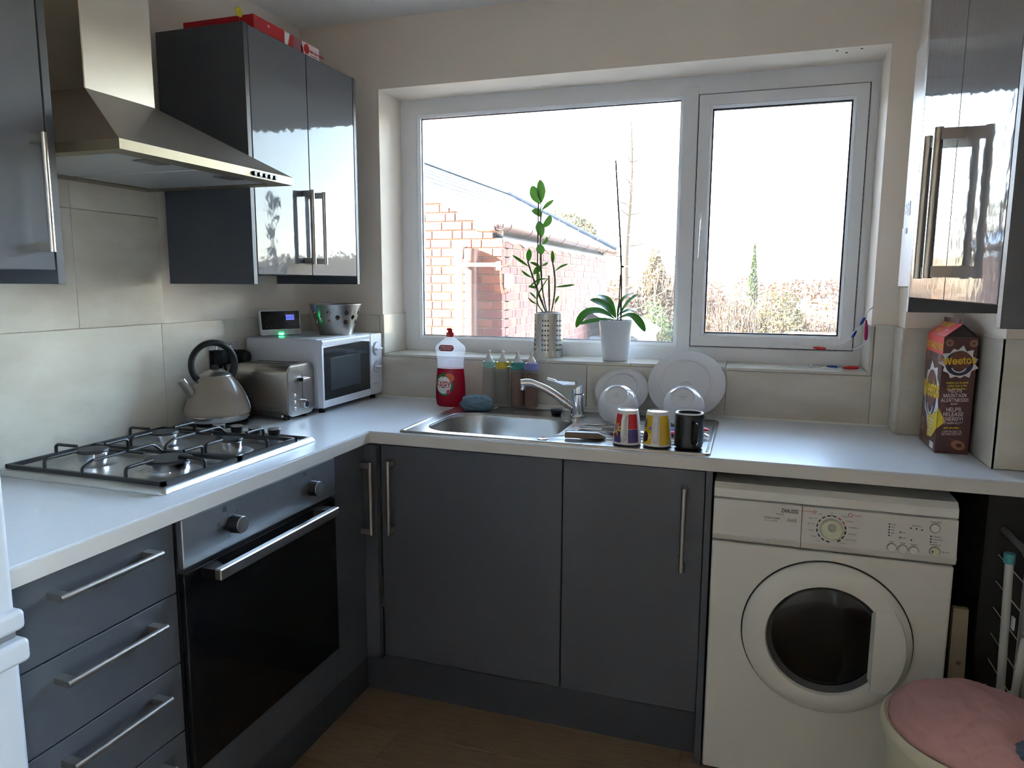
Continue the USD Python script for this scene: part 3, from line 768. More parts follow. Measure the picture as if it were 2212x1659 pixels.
# ------------------------------------------------------------------ toaster
tx0, tx1, ty0, ty1, tz0, tz1 = .062, .274, -.563, -.404, H + .012, H + .190
toast = pm('toaster_steel', S(182, 178, 172), .27, 1.0, noise=.2, nscale=3.0, stretch=(1, 60, 1), col2=S(160, 156, 150))
t = thing('toaster', 'brushed steel two-slice toaster between the kettle and the microwave', 'toaster', ((tx0 + tx1) / 2, (ty0 + ty1) / 2, H))
YZ = basis((0, 0, 0), (0, 1, 0), (0, 0, 1), (1, 0, 0))
pr = rrect(ty0, ty1, tz0 + .002, tz1, .034).union(sg.box(ty0 + .004, tz0, ty1 - .004, tz0 + .05)).buffer(.003).buffer(-.003)
yc_ = (ty0 + ty1) / 2
pr = pr.difference(sg.box(yc_ - .042, tz1 - .05, yc_ - .014, 2)).difference(sg.box(yc_ + .014, tz1 - .05, yc_ + .042, 2))
full = rrect(ty0, ty1, tz0, tz1, .034)
obj('body', tf(ext(pr, tx0 + .02, tx1 - .030), YZ), toast, t, smooth=30)
obj('end_cap', tf(ext(full, tx1 - .030, tx1 - .006), YZ), toast, t, smooth=30)
fc = obj('front_panel', tf(J(ext(full, tx1 - .006, tx1 - .002), ext(full.buffer(-.006), tx1 - .002, tx1)), YZ), toast, t, smooth=30)
obj('end_cap', tf(ext(full, tx0, tx0 + .02), YZ), toast, t, smooth=30)
obj('slot', J(box(tx0 + .03, tx1 - .034, yc_ - .043, yc_ - .013, tz1 - .045, tz1 - .001), box(tx0 + .03, tx1 - .034, yc_ + .013, yc_ + .043, tz1 - .045, tz1 - .001)), black_soft, t, smooth=False)
obj('lever_slot', box(tx1 - .001, tx1 + .0006, yc_ + .004, yc_ + .008, tz0 + .055, tz1 - .040), black, fc, smooth=False)
obj('lever', J(box(tx1, tx1 + .018, yc_ - .014, yc_ + .026, tz0 + .118, tz0 + .131, .005, 2)), black, t, smooth=30)
obj('lever_cap', box(tx1 + .014, tx1 + .021, yc_ - .012, yc_ + .025, tz0 + .119, tz0 + .130, .003, 2), chrome, t, smooth=30)
for i in range(3):
    bz = tz0 + .073 - i * .023
    obj('button', rot(lathe([(.0065, 0), (.006, .005), (.004, .0065), (0, .007)], 18), 90, (0, 1, 0)).apply_translation((tx1, yc_ - .044, bz)), chrome, t)
kb = obj('browning_knob', rot(lathe([(.0155, 0), (.0155, .010), (.0135, .014), (0, .0142)], 28), 90, (0, 1, 0)).apply_translation((tx1, yc_ + .012, tz0 + .036)), chrome, t, smooth=40)
obj('knob_face', rot(lathe([(.011, .0143), (.010, .0155), (0, .0156)], 28), 90, (0, 1, 0)).apply_translation((tx1, yc_ + .012, tz0 + .036)), black, kb)
obj('foot', J(*[cyl((x, y, H), (x, y, tz0 + .001), .010, n=12) for x in (tx0 + .03, tx1 - .03) for y in (ty0 + .03, ty1 - .03)]), black_soft, t)

# ------------------------------------------------------------------ microwave
mx0, mx1, my0, my1, mz0, mz1 = -.020, .305, -.398, .030, H + .017, 1.187
mw_white = pm('microwave_white', S(212, 215, 224), .32)
t = thing('microwave_oven', 'white microwave oven with dark glass door in the worktop corner', 'microwave', ((mx0 + mx1) / 2, (my0 + my1) / 2, H))
obj('body', box(mx0, mx1 - .022, my0 + .004, my1, mz0, mz1, .004), mw_white, t, smooth=False)
for i in range(9):
    obj('vent', box(mx0 + .03 + i * .010, mx0 + .036 + i * .010, my0 + .0035, my0 + .0045, mz0 + .05, mz0 + .11), gasket, t, smooth=False)
dsp = my1 - .088
Pm = FACE_PX((mx1, 0, 0))
arch = sg.Polygon([(my0, mz0 + .004), (dsp - .001, mz0 + .004), (dsp - .001, mz1 - .002), (my0, mz1 - .002)])
winp = sg.Polygon([(my0 + .010, mz0 + .030), (dsp - .003, mz0 + .030)] + [(y, mz1 - .030 + .012 * math.sin((y - my0) / (dsp - my0) * PI)) for y in np.linspace(dsp - .003, my0 + .010, 12)])
d = obj('door', tf(ext(arch.difference(winp), -.021, 0), Pm), mw_white, t, smooth=False)
obj('door_trim', hull([(mx1 - .004, my0 + .001, mz1 - .004), (mx1 - .004, dsp - .002, mz1 - .004), (mx1 + .004, my0 + .001, mz1 - .008), (mx1 + .004, dsp - .002, mz1 - .008), (mx1 - .002, my0 + .001, mz1 - .030), (mx1 - .002, dsp - .002, mz1 - .022)]), mw_white, d, smooth=False)
obj('door_glass', tf(ext(winp.buffer(.001), -.012, -.002), Pm), pm('microwave_glass', S(26, 28, 32), .07), d, smooth=False)
obj('door_window', tf(ext(rrect(my0 + .055, dsp - .075, mz0 + .062, mz1 - .070, .006), -.002, -.0014), Pm), pm('microwave_mesh', S(58, 64, 68), .12), d, smooth=False)
cp = obj('control_panel', tf(ext(rrect(dsp + .001, my1, mz0 + .004, mz1 - .002, .008), -.021, .002), Pm), mw_white, t, smooth=False)
cyc = (dsp + my1) / 2
for i, z in enumerate((mz1 - .062, mz1 - .135)):
    rk = .026 if i == 0 else .021
    kb = obj('dial', tf(lathe([(rk, .002), (rk, .005), (rk * .93, .008), (0, .009)], 36), FACE_PX((mx1, cyc, z))), mw_white, t, smooth=40)
    obj('dial_grip', tf(box(-rk * .92, rk * .92, -.0045, .0045, .007, .020, .003), FACE_PX((mx1, cyc, z))), mw_white, kb, smooth=False)
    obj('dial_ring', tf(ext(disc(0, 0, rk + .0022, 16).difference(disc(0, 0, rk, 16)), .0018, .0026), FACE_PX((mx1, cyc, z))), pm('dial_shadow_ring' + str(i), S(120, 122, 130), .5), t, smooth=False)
obj('print', J(*[tf(ext(sg.box(cyc - .032, z, cyc - .028, z + .002), .002, .0025), Pm) for z in np.linspace(mz0 + .08, mz0 + .12, 5)], tf(ext(sg.box(cyc - .03, mz0 + .045, cyc + .01, mz0 + .0465), .002, .0025), Pm)), grey_print, t, smooth=False)
obj('foot', J(*[cyl((x, y, H), (x, y, mz0 + .002), .011, n=12) for x in (mx0 + .05, mx1 - .028) for y in (my0 + .03, my1 - .03)]), black_soft, t)

# ------------------------------------------------------------------ smart meter display, steel cachepot on the microwave
ez = mz1
t = thing('smart_meter_display', 'white smart energy meter display with black screen and green light on top of the microwave', 'smart meter', (.050, -.268, ez))
ex_ = np.array([.497, .868, 0]); ez_ = np.array([-.0, 0, 1.0]); en = np.cross(ex_, ez_)
tilt = np.array([.0, 0, 0]) - en * .12 + ez_; tilt /= np.linalg.norm(tilt)
en2 = np.cross(ex_, tilt)
E0 = basis(np.array([.0075, -.338, ez + .003]), ex_, tilt, en2)
EW, EH = .158, .093
mp = obj('case', tf(J(ext(rrect(0, EW, 0, EH, .004), -.014, 0)), E0), white_plastic, t, smooth=False)
obj('stand', tf(hull([(.03, .002, -.013), (EW - .03, .002, -.013), (.03, .06, -.013), (EW - .03, .06, -.013), (.03, -.003, -.045), (EW - .03, -.003, -.045)]), E0), white_plastic, t, smooth=False)
sc = obj('screen', tf(ext(sg.box(.004, .022, EW - .004, EH - .003), -.001, .0006), E0), pm('screen_black', S(16, 15, 17), .08), mp, smooth=False)
obj('clock', tf(ext(sg.box(.100, .056, .134, .076), .0006, .0010), E0), pm('screen_blue', S(120, 130, 230), .4, emission_color=S(110, 125, 240), emission_strength=.004), sc, smooth=False)
obj('clock_digits', tf(mv(text('10:33', .011, .0003, at='mid'), .117, .0605, .0010), E0), pm('screen_navy', S(30, 36, 110), .4), sc, smooth=False)
obj('screen_text', J(tf(mv(text('ENERGY TARIFF', .0042, .0003, at='mid'), .117, .048, .0007), E0), tf(mv(text('INFO', .0042, .0003, at='mid'), .117, .041, .0007), E0)), pm('screen_violet', S(96, 90, 150), .4), sc, smooth=False)
obj('screen_gauge', tf(ext(disc(.040, .052, .019, 20).difference(disc(.040, .052, .0175, 20)), .0006, .0009), E0), pm('screen_gauge', S(52, 46, 50), .3), sc, smooth=False)
obj('screen_icon', J(*[tf(ext(sg.Polygon([(x - .003, .030), (x + .003, .030), (x, .034)]), .0006, .001), E0) for x in (.022, .041, .061)]), pm('screen_icon', S(140, 140, 120), .4), sc, smooth=False)
obj('status_light', tf(ext(rrect(.068, .086, .001, .006, .002), 0, .002), E0), pm('green_light', S(60, 240, 130), .4, emission_color=(.05, 1.0, .28), emission_strength=.10), mp, smooth=False)
obj('lettering', tf(mv(text('secure', .004, .0003), EW - .026, .010, .0001), E0), grey_print, mp, smooth=False)

pc = (.196, -.128)
t = thing('steel_pot', 'tapered steel plant pot cover with round holes on top of the microwave', 'pot', (*pc, ez))
R0, R1, PH = .062, .0985, .118
holes = []
slope = (R1 - R0) / PH
mpm = m3.Manifold.cylinder(PH, R0, R1, 96) - m3.Manifold.cylinder(PH, R0 - .0022, R1 - .0022, 96).translate((0, 0, .003))
for zz, off in ((.052, 0), (.086, 0), (.069, .5)):
    for q in range(8):
        a_ = math.degrees((q + off) * PI / 4) + 14
        mpm = mpm - m3.Manifold.cylinder(.06, .0088, .0088, 20).rotate((0, 90, 0)).translate((R0 - .02 + slope * zz, 0, zz)).rotate((0, 0, a_))
mm = mpm.to_mesh(); potm = trimesh.Trimesh(mm.vert_properties[:, :3], mm.tri_verts, process=False)
obj('pot', mv(potm, pc[0], pc[1], ez), pm('satin_steel', S(184, 180, 172), .27, 1.0), t, smooth=40)
obj('rim', mv(trimesh.creation.torus(R1 - .001, .0018, major_sections=64, minor_sections=8), pc[0], pc[1], ez + PH), steel, t, smooth=True)

# ------------------------------------------------------------------ socket and plugs on the left wall
XW = XL + TT
t = thing('double_socket', 'polished chrome double socket on the tiles behind the kettle', 'socket', (XW, -.50, 1.13))
obj('plate', tf(rrect(-.575, -.425, 1.087, 1.173, .004) and ext(rrect(-.575, -.425, 1.087, 1.173, .004), 0, .006), FACE_PX((XW, 0, 0))), chrome, t, smooth=False)
obj('switch', J(*[box(XW + .006, XW + .010, y - .005, y + .005, 1.150, 1.168, .002) for y in (-.535, -.465)]), chrome, t, smooth=False)
t = thing('mains_plug', 'black mains plug in the socket seen through the kettle handle', 'plug', (XW, -.535, 1.125), group=None)
obj('body', box(XW + .0065, XW + .042, -.560, -.510, 1.100, 1.152, .010, 3), black_soft, t, smooth=35)
obj('cable', tube(bez((XW + .035, -.535, 1.102), (XW + .04, -.53, 1.06), (XW + .03, -.50, 1.02), (XW + .05, -.53, .99), 14), .004, 8), black_soft, t)
t = thing('mains_plug', 'round black plug sticking out beside the microwave above the toaster', 'plug', (XW, -.43, 1.118))
obj('body', tf(lathe([(0, .0065), (.021, .0065), (.026, .014), (.027, .040), (.022, .055), (.010, .060), (0, .060)], 30), FACE_PX((XW, -.440, 1.120))), black_soft, t, smooth=45)
obj('cable', tube(bez((XW + .045, -.448, 1.108), (XW + .05, -.49, 1.09), (XW + .06, -.485, 1.05), (XW + .02, -.480, 1.00), 14), .0055, 8), black_soft, t)

# ------------------------------------------------------------------ sink
sink_steel = pm('sink_steel', S(188, 187, 184), .24, 1.0, noise=.2, nscale=30.0, col2=S(172, 171, 168))
SX0, SX1, SY0, SY1 = .700, 1.653, -.592, -.066
SZ_ = H + .006
t = thing('sink', 'stainless steel inset sink with drainer in the worktop under the window', 'sink', ((SX0 + SX1) / 2, (SY0 + SY1) / 2, H))
bw = (.752, 1.190, -.548, -.198)
plate = rrect(SX0 + .006, SX1 - .006, SY0 + .006, SY1 - .006, .012).difference(sg.Polygon(rr(*bw, .095, 9)))
grooves = []
dr_x0, dr_x1 = 1.225, 1.622
obj('deck', ext(plate, H + .001, SZ_ - .001), sink_steel, t, smooth=False)
for q_ in (0,):
    rim = [(rr(SX0, SX1, SY0, SY1, .018, 6), H + .0004), (rr(SX0 + .001, SX1 - .001, SY0 + .001, SY1 - .001, .018, 6), H + .005), (rr(SX0 + .005, SX1 - .005, SY0 + .005, SY1 - .005, .016, 6), H + .0075), (rr(SX0 + .011, SX1 - .011, SY0 + .011, SY1 - .011, .014, 6), H + .006), (rr(SX0 + .016, SX1 - .016, SY0 + .016, SY1 - .016, .012, 6), H + .0048)]
    obj('rim', bowl_sheet(rim, False), sink_steel, t, smooth=50)
bx0, bx1, by0, by1 = bw
bowl_r = [(rr(bx0 - .006, bx1 + .006, by0 - .006, by1 + .006, .100, 9), SZ_ - .0008), (rr(bx0, bx1, by0, by1, .095, 9), SZ_ - .003), (rr(bx0 + .005, bx1 - .005, by0 + .005, by1 - .005, .092, 9), SZ_ - .014), (rr(bx0 + .012, bx1 - .012, by0 + .012, by1 - .012, .088, 9), SZ_ - .120), (rr(bx0 + .03, bx1 - .03, by0 + .03, by1 - .03, .075, 9), SZ_ - .145), (rr(bx0 + .06, bx1 - .06, by0 + .06, by1 - .06, .05, 9), SZ_ - .150)]
b = obj('bowl', bowl_sheet([(p[::-1], z) for p, z in bowl_r], True), sink_steel, t, smooth=50)
obj('waste', lathe([(.042, SZ_ - .1495), (.040, SZ_ - .1465), (.030, SZ_ - .1475), (0, SZ_ - .1485)], 32, ((bx0 + bx1) / 2, (by0 + by1) / 2, 0)), chrome, b)
for i in range(9):
    y = -.50 + i * .040
    obj('drainer_ridge', hull([(dr_x0 + .02 * abs(i - 4) * .4, y - .007, SZ_ - .001), (dr_x1, y - .007, SZ_ - .001), (dr_x0 + .02 * abs(i - 4) * .4, y + .007, SZ_ - .001), (dr_x1, y + .007, SZ_ - .001), (dr_x0 + .012 + .02 * abs(i - 4) * .4, y - .003, SZ_ + .0025), (dr_x1 - .01, y - .003, SZ_ + .0025), (dr_x0 + .012 + .02 * abs(i - 4) * .4, y + .003, SZ_ + .0025), (dr_x1 - .01, y + .003, SZ_ + .0025)]), sink_steel, t, smooth=30)
obj('overflow_cover', lathe([(.017, SZ_), (.016, SZ_ + .003), (.008, SZ_ + .0045), (0, SZ_ + .0045)], 28, (1.165, -.556, 0)), chrome, t)
DZ = SZ_ + .0028                                     # top of the drainer ridges
# plug on its chain
t = thing('sink_plug', 'black rubber sink plug with bead chain lying behind the bowl by the tap', 'plug', (1.095, -.150, SZ_))
obj('plug', lathe([(0, SZ_), (.017, SZ_), (.022, SZ_ + .014), (.021, SZ_ + .018), (0, SZ_ + .019)], 26, (1.098, -.148, 0)), black_soft, t)
cp_ = bez((1.098, -.148, SZ_ + .020), (1.06, -.10, SZ_ + .004), (1.0, -.14, SZ_ + .002), (.925, -.150, SZ_ + .002), 46)
obj('bead_chain', J(*[mv(trimesh.creation.icosphere(1, .0021), *p) for p in cp_]), dark_metal, t, smooth=True, kind='stuff')

# ------------------------------------------------------------------ mixer tap
t = thing('mixer_tap', 'chrome single-lever mixer tap with angled spout at the back of the sink', 'tap', (1.178, -.158, SZ_))
tc = (1.178, -.158)
tb = obj('body', lathe([(0, SZ_), (.027, SZ_), (.027, SZ_ + .006), (.0235, SZ_ + .010), (.0225, SZ_ + .045), (.0225, SZ_ + .078), (.019, SZ_ + .082), (.0, SZ_ + .083)], 36, (*tc, 0)), chrome, t)
obj('cap', hull([(tc[0] + .0215 * math.cos(q), tc[1] + .0215 * math.sin(q), SZ_ + z_) for q in np.linspace(0, 2 * PI, 24, endpoint=False) for z_ in (.083, .104 + .014 * math.cos(q))]), chrome, t, smooth=40)
spx = bends([(1.168, -.162, SZ_ + .026), (1.072, -.178, SZ_ + .094), (1.010, -.186, SZ_ + .117), (.980, -.190, SZ_ + .112)], .035, 8)
obj('spout', tube(spx, np.r_[np.linspace(.014, .0125, 12), np.full(8, .0135)], 16), chrome, t)
obj('aerator', cyl((.988, -.189, SZ_ + .113), (.986, -.189, SZ_ + .089), .0115, .0105, n=20), chrome, t)
obj('lever', hull([p + np.array([0, s_ * w_, h_]) for p, w_, hh in ((np.array([1.170, -.158, SZ_ + .118]), .013, .010), (np.array([1.13, -.161, SZ_ + .112]), .010, .006), (np.array([1.095, -.163, SZ_ + .122]), .006, .004)) for s_ in (-1, 1) for h_ in (-hh / 2, hh / 2)]), chrome, t, smooth=40)
obj('lever_tip', J(cyl((1.100, -.163, SZ_ + .121), (1.068, -.165, SZ_ + .129), .0045, .0052, n=12)), chrome, t)

# ------------------------------------------------------------------ plates, bowls, mugs on the drainer
china = pm('white_china', S(218, 218, 222), .16, coat_weight=.4)
china_foot = pm('unglazed_ring', S(232, 232, 232), .35)
stamp = pm('grey_stamp', S(140, 136, 138), .5)


def plate_at(name, label, cx, R, y0, th, words):
    """A plate leaning back by th degrees, its underside to the room, its lowest point at (cx, y0)."""
    foot = R * .64
    prof = [(0, .004), (foot - .004, .004), (foot - .002, .0005), (foot + .001, .0), (foot + .004, .004), (R * .80, .007), (R - .004, .0165), (R, .0195), (R - .001, .0215), (R - .006, .0205), (R * .78, .0115), (foot, .009), (0, .0085)]
    M = trimesh.transformations.rotation_matrix(math.radians(90 - th), (1, 0, 0))
    M = basis((0, 0, 0), (1, 0, 0), (0, math.sin(math.radians(th)), math.cos(math.radians(th))), (0, math.cos(math.radians(th)), -math.sin(math.radians(th))))
    zc = DZ + .0005 + R * math.cos(math.radians(th)) + .0215 * math.sin(math.radians(th))
    yc = y0 + R * math.sin(math.radians(th)) - .0215 * math.cos(math.radians(th))
    M = M.copy(); M[:3, 3] = (cx, yc, zc)
    M[:3, 0] *= 1
    t = thing(name, label, 'plate', (cx, y0, DZ), group=None)
    prof = prof
    obj('plate', tf(lathe(prof, 72), M), china, t, smooth=30)
    obj('foot_ring', tf(lathe([(foot - .0022, .0008), (foot - .0004, -.0004), (foot + .0012, .0006)], 72), M), china_foot, t, smooth=True)
    if words:
        fl = trimesh.transformations.rotation_matrix(PI, (1, 0, 0))
        for i, (s_, h_) in enumerate(words):
            obj('lettering', tf(tf(mv(text(s_, h_, .0003, at='mid'), 0, .006 - i * .006 - .012), basis((0, 0, .0039), (1, 0, 0), (0, 1, 0), (0, 0, -1))), M), stamp, t, smooth=False)
    return t


plate_at('dinner_plate', 'large white dinner plate leaning back on the drainer against the window sill', 1.533, .1345, -.080, 36, [('HOME', .006), ('dishwasher safe', .004)])
plate_at('side_plate', 'smaller white plate leaning on the tiles to the left of the large plate', 1.306, .096, -.072, 38, [])


def bowl_at(label, cx, y0, R, tilt, words, hh=.064):
    """A cereal bowl upside down, tilted so that its foot faces the room and its lip rests on the drainer."""
    n = np.array([0, -math.cos(math.radians(tilt)), math.sin(math.radians(tilt))]); v = np.array([0, -math.sin(math.radians(tilt)), -math.cos(math.radians(tilt))])
    base = np.array([cx, y0, DZ + .001]) - v * R
    foot = R * .56
    prof = [(0, hh - .004), (foot - .004, hh - .004), (foot - .003, hh), (foot, hh), (foot + .002, hh - .004), (R * .80, hh * .76), (R * .95, hh * .42), (R, .0), (R - .002, -.001), (R - .004, .001), (R * .93, hh * .42), (R * .77, hh * .70), (foot, hh - .010), (0, hh - .010)]
    M = basis(base, (1, 0, 0), -v, n)
    t = thing('cereal_bowl', label, 'bowl', (cx, y0, DZ))
    obj('bowl', tf(lathe(prof, 64), M), china, t, smooth=40)
    for i, (s_, h_) in enumerate(words):
        obj('lettering', tf(mv(text(s_, h_, .0003, at='mid'), 0, .010 - i * .0075, hh - .0038), M), stamp, t, smooth=False)


bowl_at('white bowl upside down in front of the smaller plate, small stamp on its base', 1.330, -.262, .069, 44, [('=', .007), ('CHINA', .0045), ('dishwasher', .003)])
bowl_at('white bowl upside down in front of the large plate, faded flower print on its base', 1.541, -.226, .070, 44, [('* * *', .006), ('Fine bone', .005), ('CHINA', .004), ('* * * *', .005)])


def sector_shell(profile, a0, a1, off, n=20):
    """A thin skin over part of a turned shape, angles in degrees."""
    ang = np.radians(np.linspace(a0, a1, n)); v = [((r + off) * math.cos(q), (r + off) * math.sin(q), z) for r, z in profile for q in ang]; f = []
    for i in range(len(profile) - 1):
        for j in range(n - 1):
            f += [(i * n + j, i * n + j + 1, (i + 1) * n + j + 1), (i * n + j, (i + 1) * n + j + 1, (i + 1) * n + j)]
    return trimesh.Trimesh(np.array(v), np.array(f), process=False)


def wrap(poly, prof, ang0, off=.0004, seg=.0015):
    """Wraps a flat shape (metres along the wall, height) onto a turned shape."""
    m = ext(poly, 0, .0003); m = m.subdivide_to_size(.006); z, r = np.array([p[1] for p in prof]), np.array([p[0] for p in prof])
    if z[0] > z[-1]:
        z, r = z[::-1], r[::-1]
    V = np.array(m.vertices); rad = np.interp(V[:, 1], z, r) + off + V[:, 2]; a_ = math.radians(ang0) + V[:, 0] / np.interp(V[:, 1], z, r)
    return trimesh.Trimesh(np.c_[rad * np.cos(a_), rad * np.sin(a_), V[:, 1]], m.faces, process=False)


def splat(cx, cy, r0, r1, n, seed):
    g = random.Random(seed)
    return sg.Polygon([(cx + (r1 * g.uniform(.85, 1.15) if q % 2 else r0) * math.cos(q * PI / n), cy + (r1 * g.uniform(.85, 1.15) if q % 2 else r0) * math.sin(q * PI / n)) for q in range(2 * n)]).buffer(.0008)


mug_white = pm('mug_white', S(224, 222, 218), .18)
p_red, p_purple, p_yellow = pm('mug_red', S(190, 32, 44), .2), pm('mug_purple', S(72, 58, 122), .2), pm('mug_yellow', S(214, 176, 30), .2)
p_brown, p_lilac, p_gold = pm('mug_brown', S(70, 40, 44), .25), pm('mug_lilac', S(150, 112, 176), .25), pm('mug_gold', S(232, 188, 44), .25)


def taper_mug(label, cx, cy, bands, hang):
    t = thing('mug', label, 'mug', (cx, cy, DZ))
    wall = [(.0425, 0), (.0415, .004), (.0385, .035), (.0345, .075), (.0315, .094)]
    W = lambda m: mv(m, cx, cy, DZ + .0005)
    obj('body', W(lathe([(.0395, .002), (.0405, 0), (.0425, .001)] + wall[1:] + [(.030, .098), (.0275, .0985), (.026, .096), (0, .096), (0, .090), (.028, .088), (.036, .04), (.0395, .002)], 56)), mug_white, t, smooth=45)
    for m_, a0, a1, z0, z1 in bands:
        pr_ = [(np.interp(z_, [w[1] for w in wall], [w[0] for w in wall]), z_) for z_ in np.linspace(z0, z1, 8)]
        obj('print', W(sector_shell(pr_, a0, a1, .0003)), m_, t, smooth=True)
    d = np.array([math.cos(math.radians(hang)), math.sin(math.radians(hang)), 0])
    path = bends([d * .033 + np.array([0, 0, .082]), d * .056 + np.array([0, 0, .078]), d * .066 + np.array([0, 0, .030]), d * .060 + np.array([0, 0, .018]), d * .039 + np.array([0, 0, .024])], .018, 6)
    hm = tube(path, .0062, 12)
    obj('handle', W(hm), mug_white, t)
    return t, wall, W


t, wall, W = taper_mug('upturned red and purple mug with yellow splash, leftmost of the three mugs on the drainer', 1.4135, -.530, [(p_red, 215, 254, .046, .088), (p_purple, 215, 254, .006, .045), (p_red, 283, 330, .046, .088), (p_purple, 283, 330, .006, .045)], 268)
obj('print', W(wrap(splat(0, .046, .009, .021, 9, 4), wall, 222, .0007)), p_gold, t, smooth=True)
obj('print', W(wrap(sa.scale(disc(0, 0, .008), 1, 1.5).buffer(0) and sa.translate(sa.scale(disc(0, 0, .008), 1, 1.4), 0, .048), wall, 222, .0011)), p_lilac, t, smooth=True)
obj('print', W(wrap(sa.translate(disc(0, 0, .006), -.004, .024), wall, 224, .0011)), p_red, t, smooth=True)
t, wall, W = taper_mug('upturned yellow mug with brown print, middle of the three mugs on the drainer', 1.500, -.526, [(p_yellow, 200, 252, .006, .088), (p_yellow, 286, 335, .006, .088)], 272)
obj('print', W(wrap(sa.translate(sa.scale(disc(0, 0, .012), 1, 1.25), 0, .026), wall, 220, .0007)), p_brown, t, smooth=True)
obj('print', W(wrap(sa.translate(sa.scale(disc(0, 0, .008), 1, 1.9), -.004, .064), wall, 216, .0007)), p_brown, t, smooth=True)
obj('print', W(wrap(sa.translate(disc(0, 0, .005), .013, .052), wall, 224, .0009)), p_lilac, t, smooth=True)
obj('print', W(wrap(sa.translate(sa.scale(splat(0, 0, .005, .011, 6, 2), 1, 1), .010, .028), wall, 224, .0005)), pm('mug_pale_yellow', S(244, 222, 110), .25), t, smooth=True)
t = thing('mug', 'black mug upside down with pale rim, rightmost of the three mugs on the drainer', 'mug', (1.588, -.522, DZ))
W = lambda m: mv(m, 1.588, -.522, DZ + .0005)
blk = pm('mug_black', S(18, 19, 24), .12)
obj('body', W(lathe([(.037, .002), (.0385, 0), (.0405, .002), (.041, .02), (.041, .088), (.0395, .096), (.037, .0985), (.0345, .0965), (.032, .093), (0, .092), (0, .086), (.036, .084), (.037, .002)], 56)), blk, t, smooth=40)
obj('foot_ring', W(lathe([(.0398, .0955), (.0382, .0993), (.0360, .0990), (.0345, .0968)], 56)), mug_white, t, smooth=True)
hd = np.array([math.cos(math.radians(292)), math.sin(math.radians(292)), 0])
obj('handle', W(tube(bends([hd * .038 + np.array([0, 0, .074]), hd * .066 + np.array([0, 0, .074]), hd * .068 + np.array([0, 0, .045]), hd * .064 + np.array([0, 0, .018]), hd * .038 + np.array([0, 0, .018])], .018, 6), .0058, 12)), blk, t)


# ------------------------------------------------------------------ cutlery
def knife(label, a, b, blade=.55, w=.009):
    a, b = np.array(a), np.array(b); d = (b - a) / np.linalg.norm(b - a); s_ = np.array([-d[1], d[0], 0]); Ln = np.linalg.norm(b - a); m_ = a + d * Ln * blade
    t = thing('table_knife', label, 'cutlery', (*((a + b) / 2)[:2], DZ))
    z = np.array([0, 0, 1.0])
    obj('blade', hull([a + z * .001, a + d * .02 + s_ * w + z * .001, m_ + s_ * w * .8 + z * .001, m_ - s_ * w * .4 + z * .001, a + d * .01 - s_ * w * .3 + z * .001] + [a + d * .003 + z * .0024, m_ + z * .003, m_ + s_ * w * .5 + z * .003]), chrome, t, smooth=False)
    obj('handle', hull([p + s_ * q + z * h_ for p, k_ in ((m_, .005), (b - d * .01, .0085), (b, .006)) for q in (-k_, k_) for h_ in (.0008, .0065)]), chrome, t, smooth=False)


def spoon(label, a, b, mat, bw_=.018, fork=False, cat='cutlery', name='spoon'):
    a, b = np.array(a, float), np.array(b, float); d = (b - a) / np.linalg.norm(b - a); s_ = np.array([-d[1], d[0], 0]); z = np.array([0, 0, 1.0]); Ln = np.linalg.norm(b - a)
    t = thing(name, label, cat, (*((a + b) / 2)[:2], DZ))
    c_ = a + d * .026
    if fork:
        for q in (-.009, -.003, .003, .009):
            obj('tine', cyl(a + s_ * q + z * .004, a + d * .035 + s_ * q + z * .006, .0014, n=8), mat, t)
        obj('neck', hull([a + d * .033 + s_ * q + z * h_ for q in (-.011, .011) for h_ in (.0045, .0075)] + [a + d * .06 + s_ * q + z * h_ for q in (-.003, .003) for h_ in (.006, .009)]), mat, t)
    else:
        e = trimesh.creation.icosphere(2, 1.0); e.apply_scale([.028, bw_, .006]); e = tf(e, basis(c_ + z * .0065, d, s_, z)); obj('bowl', e, mat, t, smooth=True)
    obj('handle', hull([p + s_ * q + z * h_ for p, k_, zz in ((a + d * .05, .003, .006), (b, .007, .004)) for q in (-k_, k_) for h_ in (zz - .0015, zz + .0015)]), mat, t)


za = DZ + .0006
knife('steel table knife lying furthest back of the loose cutlery left of the mugs', (1.218, -.318, za), (1.372, -.283, za))
knife('steel table knife in the middle of the loose cutlery left of the mugs', (1.214, -.392, za), (1.385, -.362, za))
spoon('steel fork lying just behind the wooden-handled knife', (1.388, -.432, za), (1.208, -.448, za), chrome, fork=True, name='fork')
knife('thin steel knife crossing behind the wooden-handled knife', (1.240, -.478, za), (1.372, -.418, za), w=.006)
spoon('steel spoon peeping out between the red and the yellow mug', (1.462, -.430, za), (1.372, -.345, za), chrome)
t = thing('paring_knife', 'paring knife with chunky brown wooden handle at the front of the drainer', 'knife', (1.27, -.525, DZ))
wood = pm('knife_wood', S(112, 96, 80), .5, noise=.6, nscale=40.0, stretch=(1, 8, 8), col2=S(84, 70, 58))
a, b = np.array([1.225, -.523, za]), np.array([1.345, -.500, za]); d = (b - a) / np.linalg.norm(b - a); s_ = np.array([-d[1], d[0], 0])
obj('handle', hull([p + s_ * q + np.array([0, 0, h_]) for p, k_, hh in ((a, .009, .014), (a + d * .006, .011, .018), (b - d * .022, .011, .017), (b, .002, .006)) for q in (-k_, k_) for h_ in (.0, hh)]), wood, t, smooth=30)
obj('blade', hull([a + s_ * .005 + np.array([0, 0, .004]), a - s_ * .008 + np.array([0, 0, .004]), a - d * .055 - s_ * .006 + np.array([0, 0, .001]), a + s_ * .005 + np.array([0, 0, .0055]), a - s_ * .008 + np.array([0, 0, .0045])]), chrome, t, smooth=False)
